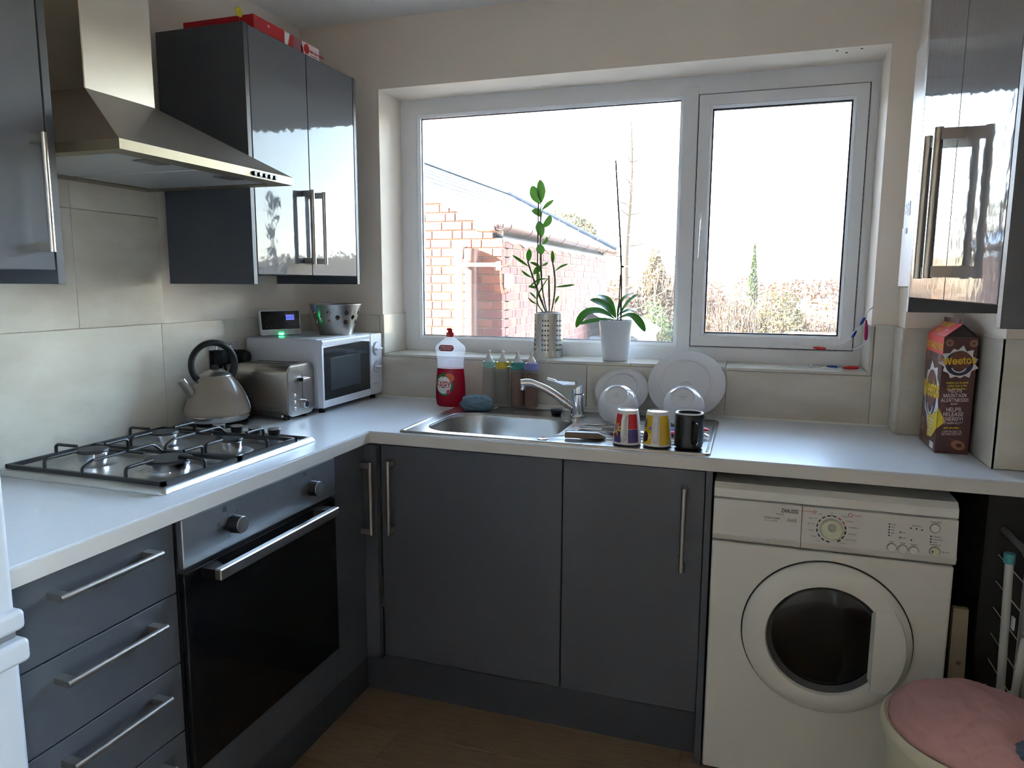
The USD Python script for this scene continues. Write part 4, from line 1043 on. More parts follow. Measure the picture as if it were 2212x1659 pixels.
spoon('blue plastic child spoon behind the black mug', (1.500, -.325, za), (1.600, -.350, za), pm('blue_plastic', S(40, 80, 190), .35), .015, name='child_spoon')
spoon('pink plastic child spoon behind the black mug', (1.498, -.372, za), (1.612, -.388, za), pm('pink_plastic', S(220, 70, 110), .35), .015, name='child_spoon')
spoon('orange-red plastic child spoon right of the black mug', (1.632, -.300, za), (1.560, -.272, za), pm('orange_plastic', S(226, 74, 46), .35), .013, name='child_spoon')
spoon('steel teaspoon at the right end of the drainer', (1.634, -.405, za), (1.585, -.300, za + .006), chrome, .013)

# ------------------------------------------------------------------ scourer cloth
g = trimesh.creation.icosphere(4, 1.0); V = np.array(g.vertices)
V = V * np.array([.060, .036, .034]) * (1 + .55 * (meshkit.fbm(V * 1.7 + 5, 3, 2) - .5) + .10 * (meshkit.noise(V * 9, 5) - .5))[:, None]
V[:, 2] = np.maximum(V[:, 2], -.022) + .022
V = V @ trimesh.transformations.rotation_matrix(math.radians(10), (0, 0, 1))[:3, :3].T
obj('dish_cloth', mv(trimesh.Trimesh(V, g.faces, process=False), .803, -.165, SZ_ + .002), pm('blue_cloth', S(112, 140, 156), .9, noise=.6, nscale=90.0, col2=S(78, 104, 122), bump=.5, bscale=260.0, bdist=.004), None, True, 'scrunched grey-blue scouring cloth on the back left corner of the sink', 'cloth')

# ------------------------------------------------------------------ washing-up liquid
def film(name, col, fac, rough=.15):
    return usdkit.material(stage, '/World/Looks/' + name, {'t': ('transparent_bsdf', {'color': (.97, .97, .97)}), 'p': ('principled_bsdf', {'base_color': col, 'roughness': rough}), 'tr': ('translucent_bsdf', {'color': col}), 'm0': ('mix_closure', {'fac': .45}), 'm': ('mix_closure', {'fac': fac})},
                           [('p.BSDF', 'm0.closure1'), ('tr.BSDF', 'm0.closure2'), ('t.BSDF', 'm.closure1'), ('m0.closure', 'm.closure2')], surface='m.closure')


clear_pl = film('clear_bottle', S(232, 234, 240), .22)
red_liq = pm('red_liquid', S(178, 18, 52), .10, transmission_weight=.35, ior=1.33)
bc = (.660, -.078)
t = thing('washing_up_liquid', 'half-full clear bottle of red washing-up liquid with red cap by the sink', 'bottle', (*bc, H))


def oval(rings_, at):
    return mv(bowl_sheet([([(rx * math.cos(q), ry * math.sin(q)) for q in np.linspace(0, 2 * PI, 40, endpoint=False)], z) for rx, ry, z in rings_], True), *at)


sil = [(.0, .0, 0), (.050, .028, 0), (.056, .031, .006), (.060, .033, .03), (.060, .033, .07), (.0565, .032, .115), (.053, .030, .146)]
obj('liquid', oval(sil, (*bc, H + .0005)), red_liq, t, smooth=50)
up = [(.053, .030, .1463), (.0525, .030, .165), (.055, .031, .190), (.0605, .032, .214), (.0612, .0315, .221), (.0575, .030, .231), (.020, .018, .2615), (.0135, .0135, .2645), (.0125, .0125, .2685)]
obj('bottle', oval(up, (*bc, H)), clear_pl, t, smooth=32)
capm = obj('cap', lathe([(.0155, .266), (.0155, .281), (.013, .283), (.0, .283)], 28, (*bc, H)), p_red, t)
obj('spout', J(lathe([(.0095, .283), (.009, .294), (0, .296)], 22, (*bc, H)), box(bc[0] - .012, bc[0] + .010, bc[1] - .010, bc[1] + .010, H + .290, H + .299, .003)), pm('cap_red', S(210, 30, 40), .3), capm, smooth=30)
PL = FACE_NY((bc[0] - .004, bc[1] - .0345, H))
lw, lg = pm('label_white', S(226, 224, 224), .4), pm('label_green', S(44, 110, 58), .4)


def bottle_face(poly, off):
    m = ext(poly, 0, .0003).subdivide_to_size(.008); V = np.array(m.vertices)
    x, z = V[:, 0], V[:, 1]
    rx = np.interp(z, [s_[2] for s_ in sil[1:] + up], [s_[0] for s_ in sil[1:] + up]); ry = np.interp(z, [s_[2] for s_ in sil[1:] + up], [s_[1] for s_ in sil[1:] + up])
    y = -ry * np.sqrt(np.clip(1 - (x / rx) ** 2, .02, 1)) - off - V[:, 2]
    return trimesh.Trimesh(np.c_[x + bc[0], y + bc[1], z + H], m.faces, process=False)


def bottle_text(s_, h, x, z, sx=1.0, off=.0012, bold=True):
    m = text(s_, h, .0003, bold, 'mid', sx); V = np.array(m.vertices); V[:, 0] += x; V[:, 1] += z
    xx, zz = V[:, 0], V[:, 1]
    rx = np.interp(zz, [q[2] for q in sil[1:] + up], [q[0] for q in sil[1:] + up]); ry = np.interp(zz, [q[2] for q in sil[1:] + up], [q[1] for q in sil[1:] + up])
    y = -ry * np.sqrt(np.clip(1 - (xx / rx) ** 2, .02, 1)) - off - V[:, 2]
    return trimesh.Trimesh(np.c_[xx + bc[0], y + bc[1], zz + H], m.faces, process=False)


lb = obj('label', bottle_face(sa.translate(sa.scale(disc(0, 0, .0375, 20), 1, 1.16), -.013, .087), .0003), lg, t, smooth=True)
obj('label_patch', bottle_face(sa.translate(sa.scale(disc(0, 0, .022, 12), 1, .8), .006, .112), .0006), pm('label_orange', S(214, 100, 60), .4), lb, smooth=True)
obj('label_disc', bottle_face(sa.translate(sa.scale(disc(0, 0, .0305, 20), 1, 1.1), -.015, .084), .0009), lw, lb, smooth=True)
obj('lettering', bottle_text('FAIRY', .024, -.015, .074, .60, .0016), pm('fairy_red', S(190, 30, 50), .4), lb, smooth=False)
obj('label_fruit', bottle_face(disc(.006, .059, .0085, 12), .0014), pm('label_fruit', S(196, 60, 84), .4), lb, smooth=True)
obj('label_leaf', bottle_face(sa.translate(splat(0, 0, .004, .010, 5, 3), -.015, .122), .0012), lg, lb, smooth=True)
bd = obj('badge', bottle_face(rrect(-.036, .026, .2135, .2365, .011), .0004), pm('badge_red', S(186, 46, 60), .4), t, smooth=True)
obj('lettering', J(bottle_text('ORIGINAL & CLEAN', .0045, -.005, .2275, .9, .0008), bottle_text('BETTER PRICE', .0055, -.005, .2185, .9, .0008)), lw, bd, smooth=False)

# ------------------------------------------------------------------ baby bottles
bb_clear = film('baby_bottle_plastic', S(226, 226, 220), .14)
teat = pm('teat_silicone', S(228, 222, 214), .3, transmission_weight=.25)
residue = film('orange_residue', S(206, 130, 96), .34, .4)
for i, (x, c_, nm, dirty) in enumerate([(.790, S(140, 190, 178), 'pale mint', 0), (.8475, S(196, 172, 40), 'yellow', 0), (.905, S(44, 132, 116), 'teal', 1), (.9625, S(126, 130, 192), 'lilac', 1)]):
    y = -.006 - .006 * (i % 2)
    t = thing('baby_bottle', f'clear baby bottle with {nm} collar' + (', orange stained, ' if dirty else ', ') + 'behind the sink', 'baby bottle', (x, y, H))
    rb = .0262
    W = lambda m: mv(m, x, y, H)
    obj('bottle', W(lathe([(0, .0006), (rb - .003, .0006), (rb, .004), (rb, .145), (rb - .003, .152), (rb - .004, .152), (rb - .0012, .144), (rb - .0012, .005), (0, .002)], 40)), bb_clear, t, smooth=40)
    if dirty:
        obj('residue', W(lathe([(0, .0025), (rb - .0018, .006), (rb - .0018, .13 - .02 * i % .03), (rb - .0022, .13), (rb - .0022, .006), (0, .003)], 36)), residue, t, smooth=40)
    cm = pm(f'collar_{i}', c_, .35)
    prof = [(.0285, .147), (.0285, .170), (.026, .173), (0, .173)] if i else [(.0255, .147), (.0270, .151), (.0235, .153), (.0235, .170), (.021, .172), (0, .172)]
    obj('collar', W(lathe([(0, .147)] + (prof if not i else [(.0280, .147), (.0280, .153), (.0240, .155), (.0245, .170), (.022, .172), (0, .172)]), 36)), cm, t, smooth=25)
    obj('teat', W(lathe([(.0175, .172), (.0165, .178), (.0115, .186), (.0070, .193), (.0065, .203), (.0072, .208), (.0055, .213), (0, .2145)], 28)), teat, t, smooth=60)

# ------------------------------------------------------------------ plants on the sill
leaf_mat = usdkit.material(stage, '/World/Looks/orchid_leaf', {
    'p': ('principled_bsdf', {'base_color': S(70, 112, 58), 'roughness': .32}), 'tr': ('translucent_bsdf', {'color': S(120, 176, 60)}), 'm': ('mix_closure', {'fac': .38})},
    [('p.BSDF', 'm.closure1'), ('tr.BSDF', 'm.closure2')], surface='m.closure')
leaf_pale = usdkit.material(stage, '/World/Looks/flare_pale_leaf', {
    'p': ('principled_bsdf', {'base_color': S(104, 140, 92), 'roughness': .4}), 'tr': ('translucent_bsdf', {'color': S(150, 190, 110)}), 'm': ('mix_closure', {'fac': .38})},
    [('p.BSDF', 'm.closure1'), ('tr.BSDF', 'm.closure2')], surface='m.closure')  # upper leaves: lens flare wash against the sky put into a paler colour
stem_mat = pm('stem_green', S(96, 112, 60), .5, noise=.5, nscale=60.0, col2=S(120, 96, 66))
cane = pm('cane', S(70, 44, 40), .6)
bark = pm('orchid_bark', S(112, 84, 62), .9, noise=.8, nscale=80.0, bump=.6, bscale=120.0, bdist=.004)


def spline(pts, n=14):
    p = np.asarray(pts, float)
    if len(p) == 2:
        return np.linspace(p[0], p[1], n)
    from scipy.interpolate import CubicSpline
    d = np.r_[0, np.cumsum(np.linalg.norm(np.diff(p, axis=0), axis=1))]
    return CubicSpline(d / d[-1], p, bc_type='natural')(np.linspace(0, 1, n))


def leaf(pts, width, up=(0, -.35, .94), fold=.25, thick=.0012, peak=.55, n=16):
    """A leaf blade along a path, lens-shaped, slightly folded along its midrib, with thickness."""
    c_ = spline(pts, n); t_ = np.gradient(c_, axis=0); t_ /= np.linalg.norm(t_, axis=1, keepdims=True)
    up = np.asarray(up, float); s_ = np.cross(t_, up); s_ /= np.linalg.norm(s_, axis=1, keepdims=True); nn = np.cross(s_, t_)
    u = np.linspace(0, 1, n); w = width / 2 * np.clip(np.sin(PI * np.clip(u, 0, 1) ** (math.log(.5) / math.log(peak))), 0, 1) ** .62
    w = np.maximum(w, width * .03 * (1 - u)); v = []; f = []
    for i in range(n):
        for k_, sgn in enumerate((-1, -.5, 0, .5, 1)):
            v.append(c_[i] + s_[i] * w[i] * sgn + nn[i] * w[i] * fold * abs(sgn) + nn[i] * thick / 2 * (1 - abs(sgn) * .6))
        for k_, sgn in enumerate((1, .5, 0, -.5, -1)):
            v.append(c_[i] + s_[i] * w[i] * sgn + nn[i] * w[i] * fold * abs(sgn) - nn[i] * thick / 2 * (1 - abs(sgn) * .6))
    m_ = 10
    for i in range(n - 1):
        for j in range(m_):
            q = (j + 1) % m_; a_, b_, c2, d_ = i * m_ + j, i * m_ + q, (i + 1) * m_ + q, (i + 1) * m_ + j
            f += [(a_, b_, c2), (a_, c2, d_)]
    return trimesh.Trimesh(np.array(v), np.array(f), process=False)


# cane orchid in a punched steel pot
pcx, pcy, PR, PHt = .975, .176, .0575, .172
t = thing('orchid_plant', 'tall cane orchid with oval leaves in a perforated steel pot on the window sill', 'potted plant', (pcx, pcy, OZ0))
mp3 = m3.Manifold.cylinder(PHt, PR, PR, 96) - m3.Manifold.cylinder(PHt, PR - .0012, PR - .0012, 96).translate((0, 0, .002))
for col in range(18):
    grp, k_ = divmod(col, 3)
    a_ = grp * 60 + k_ * 11 - 98
    for row in range(7):
        mp3 = mp3 - m3.Manifold.cylinder(.02, .0036, .0036, 12).translate((0, 0, -.01)).rotate((0, 90, 0)).translate((PR, 0, .030 + row * .019)).rotate((0, 0, a_))
mm = mp3.to_mesh()
obj('pot', mv(trimesh.Trimesh(mm.vert_properties[:, :3], mm.tri_verts, process=False), pcx, pcy, OZ0), MATS['satin_steel'], t, smooth=30)
obj('rim', mv(trimesh.creation.torus(PR, .0016, major_sections=56, minor_sections=8), pcx, pcy, OZ0 + PHt), steel, t, smooth=True)
obj('inner_pot', mv(lathe([(0, .004), (PR - .004, .004), (PR - .003, .150)], 40), pcx, pcy, OZ0), pm('inner_pot_dark', S(48, 44, 40), .6), t)
g = trimesh.creation.icosphere(4, 1.0); V = np.array(g.vertices) * [PR - .002, PR - .002, .016]; V *= (1 + .25 * (meshkit.noise(np.array(g.vertices) * 6, 3) - .5))[:, None]; V[:, :2] = np.clip(V[:, :2], -PR + .003, PR - .003)
rad = np.linalg.norm(V[:, :2], axis=1, keepdims=True); V[:, :2] *= np.minimum(1, (PR - .002) / np.maximum(rad, 1e-6))
obj('bark', mv(trimesh.Trimesh(V, g.faces, process=False), pcx, pcy, OZ0 + PHt - .009), bark, t, True)
ST = {'s1': [(0.9693, 1.262), (0.9101, 1.3953), (0.8771, 1.4749)], 's2': [(0.9713, 1.262), (0.9492, 1.3588), (0.9418, 1.4442), (0.9387, 1.5531), (0.9372, 1.6966)],
      's3': [(0.9777, 1.262), (0.978, 1.359), (0.9785, 1.4199)], 's4': [(0.9822, 1.262), (0.9971, 1.3591), (0.9929, 1.432), (0.9815, 1.4864)],
      's5': [(0.9661, 1.262), (0.9303, 1.3217), (0.946, 1.3587), (0.9774, 1.4077)]}
SY = {'s1': .03, 's2': .0, 's3': -.018, 's4': .012, 's5': -.03}
for k_, pts in ST.items():
    p3 = [(x, .178 + SY[k_] * min(1, i / 2), z) for i, (x, z) in enumerate(pts)]
    rr_ = {'s1': [.0022, .0050, .0042, .003], 's2': [.002, .0034, .0045, .0028, .0016], 's3': [.002, .0042, .0036], 's4': [.002, .0036, .0042, .003], 's5': [.0026, .0032, .0028, .0018]}[k_]
    sp_ = spline(p3, 26); rr2 = np.interp(np.linspace(0, 1, 26), np.linspace(0, 1, len(rr_)), rr_) * (1 + .10 * np.sin(np.arange(26) * 2.1))
    obj('stem', tube(sp_, rr2, 9), stem_mat if k_ != 's5' else leaf_mat, t)
LV = {'A': ([(0.9372, 1.6955), (0.9178, 1.7268), (0.9022, 1.7677)], .040, (0, -1, .1)), 'B': ([(0.9396, 1.7012), (0.9404, 1.7438), (0.9362, 1.7882)], .034, (.2, -1, .1)), 'C': ([(0.9426, 1.6738), (0.9612, 1.6929), (0.9842, 1.7117)], .016, (.5, -.7, .3)),
      'D': ([(0.9404, 1.6456), (0.9299, 1.6611), (0.8999, 1.6726)], .029, (0, -.9, .5)), 'E': ([(0.9412, 1.6056), (0.967, 1.6304), (0.9717, 1.6541)], .026, (.3, -1, 0)), 'F': ([(0.9415, 1.568), (0.9408, 1.5981), (0.9353, 1.6299)], .040, (-.2, -1, 0)),
      'G': ([(0.9429, 1.5397), (0.9578, 1.5558), (0.9589, 1.5708)], .014, (.5, -1, 0)), 'H': ([(0.9431, 1.5006), (0.9416, 1.5199), (0.9388, 1.5411)], .034, (.1, -1, 0)), 'I': ([(0.8778, 1.4729), (0.8814, 1.4992), (0.8825, 1.5254)], .023, (.2, -1, 0)),
      'J': ([(0.882, 1.4553), (0.8478, 1.4781), (0.8149, 1.5016)], .013, (.3, -.8, .6)), 'K': ([(0.8971, 1.4106), (0.8742, 1.4228), (0.8526, 1.4412)], .010, (.2, -.8, .5)), 'L': ([(0.9427, 1.4433), (0.9256, 1.4594), (0.8965, 1.4717)], .015, (0, -.7, .7)),
      'M': ([(0.9003, 1.4239), (0.9181, 1.4442), (0.9321, 1.4564)], .028, (0, -.9, .4)), 'N': ([(0.9198, 1.3802), (0.9222, 1.4098), (0.9194, 1.4369)], .015, (.2, -1, 0)), 'O': ([(0.9233, 1.3696), (0.9006, 1.3738), (0.8798, 1.3779)], .013, (0, -.8, .6)),
      'P': ([(0.9787, 1.4077), (0.9391, 1.4003), (0.9007, 1.3695)], .012, (0, -.6, .8)), 'Q': ([(0.9948, 1.4369), (1.0211, 1.4531), (1.0522, 1.4632)], .014, (0, -.7, .7)), 'R': ([(0.997, 1.375), (1.0411, 1.3789), (1.0816, 1.3845)], .013, (0, -.7, .7)),
      'S': ([(0.9856, 1.4635), (0.9839, 1.4924), (0.9804, 1.5165)], .015, (.4, -1, 0)), 'T': ([(0.9441, 1.4581), (0.9589, 1.4636), (0.9689, 1.4714)], .014, (0, -.7, .7)), 'U': ([(0.9335, 1.3081), (0.9109, 1.3184), (0.8945, 1.3324)], .007, (0, -.8, .5)),
      'V': ([(0.9967, 1.3091), (1.0052, 1.3257), (1.0151, 1.341)], .009, (.3, -1, .2)), 'W': ([(0.9329, 1.3271), (0.9171, 1.3462), (0.9073, 1.3553)], .007, (.2, -1, .2))}
on = {'A': 's2', 'B': 's2', 'C': 's2', 'D': 's2', 'E': 's2', 'F': 's2', 'G': 's2', 'H': 's2', 'T': 's2', 'L': 's2', 'I': 's1', 'J': 's1', 'K': 's1', 'M': 's1', 'N': 's1', 'O': 's1', 'P': 's5', 'U': 's5', 'W': 's5', 'Q': 's4', 'R': 's4', 'S': 's4', 'V': 's4'}
for i, (k_, (pts, w, up)) in enumerate(LV.items()):
    g_ = random.Random(i + 50); y0 = .178 + SY[on[k_]]; dy = g_.uniform(-.022, .018)
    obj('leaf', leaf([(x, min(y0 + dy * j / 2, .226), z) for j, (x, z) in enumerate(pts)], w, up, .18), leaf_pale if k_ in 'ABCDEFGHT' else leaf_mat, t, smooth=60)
obj('support_stick', cyl((.9263, .172, 1.255), (.9293, .172, 1.700), .0022, n=8), cane, t)

# moth orchid in a white pot
wcx, wcy = 1.2535, .129
t = thing('orchid_plant', 'moth orchid with broad leaves and tall stake in white pot on window sill', 'potted plant', (wcx, wcy, OZ0))
prof = [(0, .0005), (.045, .0005), (.047, .003)]
for i in range(24):
    z = .006 + i * .006; prof.append((.0472 + (.0645 - .0472) * z / .150 + .0005 * (i % 2), z))
prof += [(.0645, .150), (.0640, .1525), (.0620, .1525), (.0612, .148), (.050, .02), (0, .018)]
obj('pot', mv(lathe(prof, 64), wcx, wcy, OZ0), pm('pot_white', S(222, 226, 232), .4), t, smooth=50)
V = np.array(g.vertices) * [.060, .060, .014] * (1 + .3 * (meshkit.noise(np.array(g.vertices) * 5, 9) - .5))[:, None]
rad = np.linalg.norm(V[:, :2], axis=1, keepdims=True); V[:, :2] *= np.minimum(1, .059 / np.maximum(rad, 1e-6))
obj('bark', mv(trimesh.Trimesh(V, g.faces, process=False), wcx, wcy, OZ0 + .137), bark, t, True)
MV_ = {'a': ([(1.2538, 1.262), (1.2093, 1.3308), (1.1628, 1.344)], .034, (.3, -.45, .84), .05), 'b': ([(1.2516, 1.260), (1.2015, 1.3145), (1.1589, 1.3282)], .042, (.2, -.55, .84), -.035), 'c': ([(1.2464, 1.2584), (1.1938, 1.286), (1.1441, 1.277), (1.1094, 1.222)], .046, (-.15, -.55, .8), -.045),
       'd': ([(1.2426, 1.2563), (1.1739, 1.2498), (1.1239, 1.2364)], .026, (0, -.6, .8), -.06), 'e': ([(1.2604, 1.2655), (1.303, 1.3239), (1.3363, 1.3513)], .026, (-.4, -.5, .7), -.02), 'f': ([(1.257, 1.2652), (1.2765, 1.3355), (1.307, 1.3546)], .022, (-.4, -.5, .7), .05),
       'g': ([(1.2596, 1.270), (1.2999, 1.291), (1.3282, 1.2862)], .020, (0, -.4, .9), .05), 'h': ([(1.2589, 1.2571), (1.3125, 1.2719), (1.3433, 1.2485), (1.3684, 1.2122)], .036, (.15, -.5, .8), -.03)}
for k_, (pts, w, up, dy) in MV_.items():
    obj('leaf', leaf([(x, min(wcy + dy * j / (len(pts) - 1), .222), z) for j, (x, z) in enumerate(pts)], w, up, .16, .0022, .6, 20), leaf_mat, t, smooth=60)
obj('stem', tube(spline([(1.2584, .129, 1.25), (1.2614, .132, 1.2911), (1.2636, .133, 1.3634), (1.2661, .131, 1.4232)], 16), .0024, 8), stem_mat, t)
obj('stake', tube(spline([(1.2714, .130, 1.240), (1.2678, .130, 1.4526), (1.2519, .131, 1.6665), (1.2372, .132, 1.8386)], 24), np.linspace(.0032, .0024, 24), 8), cane, t)
obj('stem_clip', box(1.2665, 1.2775, .1255, .1345, 1.449, 1.456, .002), cane, t, smooth=False)

# ------------------------------------------------------------------ crocodile-clip leads hanging over the window corner
wire = pm('white_wire', S(222, 222, 226), .4)
blue_s, red_s, pink_s = pm('clip_blue', S(44, 72, 150), .4), pm('clip_red', S(214, 44, 54), .4), pm('clip_magenta', S(170, 30, 96), .4)


def boot(p, q, mat, parent, r=.0052):
    p, q = np.array(p), np.array(q)
    obj('clip_boot', tube([p + (q - p) * u for u in (0, .06, .3, .62, .9, 1.0)], [r * .35, r * .8, r * 1.05, r, r * .62, r * .4], 12), mat, parent)


def jaws(p, q, parent):
    p, q = np.array(p), np.array(q); u_ = frame_of(q - p)[0]
    obj('clip_jaw', J(*[hull([p + u_ * s_ * .0025 + w for w in np.eye(3) * .0012] + [p + u_ * s_ * .003 - w for w in np.eye(3) * .0012] + [q + u_ * s_ * .0008 + w for w in np.eye(3) * .0007]) for s_ in (-1, 1)]), chrome, parent, smooth=False)


t = thing('test_lead', 'white lead with two blue crocodile clips joined at the right corner of the window', 'crocodile clip lead', (2.09, .13, OZ0))
yA = .10
boot((2.1033, yA, 1.2815), (2.0925, yA + .01, 1.2535), blue_s, t); jaws((2.0925, yA + .01, 1.2535), (2.086, yA + .015, 1.238), t)
boot((2.0715, .13, 1.2085), (2.083, yA + .018, 1.235), blue_s, t)
obj('wire', tube(spline([(2.0715, .13, 1.2085), (2.053, .185, 1.183), (2.016, .215, 1.162), (1.985, .221, 1.158)], 20), .0012, 6), wire, t)
obj('wire', tube(spline([(2.1033, yA, 1.2815), (2.110, .040, 1.310), (2.160, .030, 1.365), (2.192, -.01, 1.418), (2.196, -.082, 1.455)], 24), .0012, 6), wire, t)
t = thing('test_lead', 'white lead with a magenta crocodile clip hanging down the right reveal of the window', 'crocodile clip lead', (2.105, .08, OZ0))
boot((2.1082, .075, 1.205), (2.1065, .085, 1.272), pink_s, t, .0062)
obj('wire', tube(spline([(2.1082, .075, 1.205), (2.098, .12, 1.178), (2.075, .18, 1.166), (2.050, .219, 1.163), (2.02, .222, 1.157)], 20), .0012, 6), wire, t)
obj('wire', tube(spline([(2.1065, .085, 1.272), (2.106, .088, 1.295), (2.110, .06, 1.305), (2.122, .038, 1.322)], 14), .0012, 6), wire, t)
t = thing('test_lead', 'white lead with a red crocodile clip lying on the bottom rail of the opening window', 'crocodile clip lead', (1.98, .225, 1.155))
boot((2.0, .218, 1.160), (1.957, .219, 1.164), red_s, t, .0050)
obj('wire', tube(spline([(1.957, .219, 1.164), (1.905, .220, 1.172), (1.85, .220, 1.176), (1.812, .223, 1.166), (1.80, .226, 1.158)], 20), .0012, 6), wire, t)
t = thing('test_lead', 'white lead with red and blue crocodile clips lying on the right end of the sill', 'crocodile clip lead', (2.05, .13, OZ0))
boot((2.100, .125, OZ0 + .0065), (2.048, .105, OZ0 + .0065), red_s, t, .0062)
boot((2.034, .140, OZ0 + .005), (2.000, .145, OZ0 + .005), blue_s, t, .0044)
jaws((2.048, .105, OZ0 + .0065), (2.032, .098, OZ0 + .005), t)
obj('wire', tube(spline([(2.034, .100, OZ0 + .004), (1.99, .115, OZ0 + .0035), (1.95, .135, OZ0 + .003), (1.94, .18, OZ0 + .003), (1.90, .215, OZ0 + .02), (1.885, .229, OZ0 + .045)], 24), .0012, 6), wire, t)
obj('knot', mv(trimesh.creation.icosphere(2, .005), 1.946, .140, OZ0 + .0052), wire, t, True)

# ------------------------------------------------------------------ cereal carton
cb = pm('carton_brown', S(84, 46, 44), .35)
c_dark, c_white, c_yel, c_red, c_org = pm('carton_dark', S(44, 26, 30), .35), pm('carton_white', S(226, 222, 222), .35), pm('carton_yellow', S(226, 196, 40), .35), pm('carton_red', S(214, 42, 48), .35), pm('carton_orange', S(232, 142, 46), .35)
c_choc, c_tan, c_navy, c_pink = pm('carton_choc', S(112, 62, 48), .35), pm('carton_tan', S(160, 112, 82), .4), pm('carton_navy', S(40, 34, 66), .35), pm('carton_pale', S(226, 196, 196), .4)
kx0, kx1, ky0, ky1, kz1 = 2.249, 2.331, -.330, -.130, 1.248
t = thing('cereal_carton', 'tall brown chocolate cereal carton with red family pack flap beside the wall pier', 'cereal box', ((kx0 + kx1) / 2, (ky0 + ky1) / 2, H))
obj('carton', box(kx0, kx1, ky0, ky1, H + .0005, kz1), cb, t, smooth=False)
xm = (kx0 + kx1) / 2; rz = kz1 + .036
gab = [np.array(q, float) for q in ((kx0, ky0, kz1), (kx0, ky1, kz1), (xm, ky1, rz), (xm, ky0, rz), (kx1, ky0, kz1), (kx1, ky1, kz1))]


def sheet(a_, b_, c2, d_, th_):
    n = np.cross(b_ - a_, d_ - a_); n /= np.linalg.norm(n); return hull([p + n * s_ for p in (a_, b_, c2, d_) for s_ in (0, th_)])


fl = obj('flap', sheet(gab[0], gab[1], gab[2], gab[3], .0012), c_red, t, smooth=False, label='red roof flap of the carton')
obj('flap', sheet(gab[4], gab[5], gab[2], gab[3], .0012), cb, t, smooth=False)
obj('gable', hull([gab[0] + [.004, .006, 0], gab[3] + [0, .006, -.004], gab[4] + [-.004, .006, 0], gab[0] + [.004, .010, 0], gab[3] + [0, .010, -.004], gab[4] + [-.004, .010, 0]]), c_dark, t, smooth=False)
obj('top_fin', box(xm - .001, xm + .001, ky0 + .03, ky1, rz - .002, rz + .012), cb, t, smooth=False)
FL = FACE_NX((kx0, ky1, H)); FR = FACE_NY((kx0, ky0, H))
LW, FW, CH = ky1 - ky0, kx1 - kx0, kz1 - H


def prt(name, poly, mat, face, off=0.0, parent=None):
    return obj(name, tf(ext(poly, .0001 + off, .0004 + off), face), mat, parent or t, smooth=False)


def ltr(s_, h, x, z, mat, face, sx=1.0, off=.0008, bold=True, at='mid', rotz=0):
    m = text(s_, h, .0003, bold, at, sx)
    if rotz:
        m = rot(m, rotz, (0, 0, 1))
    obj('lettering', tf(mv(m, x, z, off), face), mat, t, smooth=False)


prt('red_band', sg.box(0, CH - .050, LW, CH - .001), c_red, FL)
ltr('10% FAMILY PACK', .019, LW / 2, CH - .040, c_yel, FL, .80)
RF = basis(gab[1], (0, -1, 0), (gab[2] - gab[1]) / np.linalg.norm(gab[2] - gab[1]), np.cross((0, -1, 0), (gab[2] - gab[1]) / np.linalg.norm(gab[2] - gab[1])))
ltr('30% FAMILY', .016, LW * .42, .034, c_yel, RF, .9, .0016); ltr('PACK', .015, LW * .34, .011, c_yel, RF, .9, .0016); ltr('500g e', .007, LW * .74, .020, c_white, RF, .9, .0016)
prt('splash', splat(.105, .158, .074, .092, 9, 11), c_white, FL, .0002)
prt('disc', disc(.105, .158, .066, 20), c_navy, FL, .0006)
prt('disc', disc(.105, .172, .054, 20), c_choc, FL, .0009)
prt('swirl', disc(.108, .128, .034, 16).difference(disc(.108, .128, .026, 16)).intersection(sg.box(0, .08, .2, .125)), c_white, FL, .0012)
prt('hoop', disc(.165, .262, .015).difference(disc(.165, .262, .006)), c_tan, FL, .0002); prt('hoop', disc(.030, .262, .015).difference(disc(.030, .262, .006)), c_tan, FL, .0002); prt('hoop', disc(.030, .055, .022).difference(disc(.030, .055, .009)), c_tan, FL, .0002)
ltr('Weetos', .046, .108, .148, c_org, FL, .86, .0016, rotz=4); ltr('Weetos', .044, .109, .151, c_yel, FL, .86, .0020, rotz=4)
prt('yellow_panel', sg.Polygon([(.098, .030), (.150, .036), (LW, .070), (LW, .130), (.180, .112), (.098, .090)]), c_yel, FL, .0008)
for i in range(5):
    prt('small_print', sg.box(.108, .082 - i * .011, .165 - i * .006, .086 - i * .011), c_white, FL, .0013)
prt('white_box', sg.box(.135, .006, .178, .024), c_white, FL, .0002)
# narrow face
prt('splash', splat(FW / 2, CH - .072, .036, .044, 11, 5), c_white, FR, .0002)
prt('disc', disc(FW / 2, CH - .072, .034, 20), c_navy, FR, .0006); prt('disc', disc(FW / 2 + .002, CH - .064, .027, 20), c_choc, FR, .0009)
prt('swirl', disc(FW / 2, CH - .078, .020, 16).difference(disc(FW / 2, CH - .078, .0165, 16)).intersection(sg.box(0, 0, .1, CH - .085)), c_white, FR, .0011)
ltr('Weetos', .019, FW / 2 + .001, CH - .074, c_org, FR, .88, .0014, rotz=6); ltr('Weetos', .0182, FW / 2 + .0014, CH - .0728, c_yel, FR, .88, .0017, rotz=6)
prt('hoop', disc(.014, CH - .016, .010).difference(disc(.014, CH - .016, .004)), c_tan, FR, .0002); prt('hoop', disc(FW - .010, CH - .016, .010).difference(disc(FW - .010, CH - .016, .004)), c_tan, FR, .0002)
for i, s_ in enumerate(('Helping you to great', 'tasting start to the', 'day. Weetos also...')):
    ltr(s_, .0052, FW / 2, CH - .128 - i * .0085, c_yel, FR, .78, .0004, rotz=4)
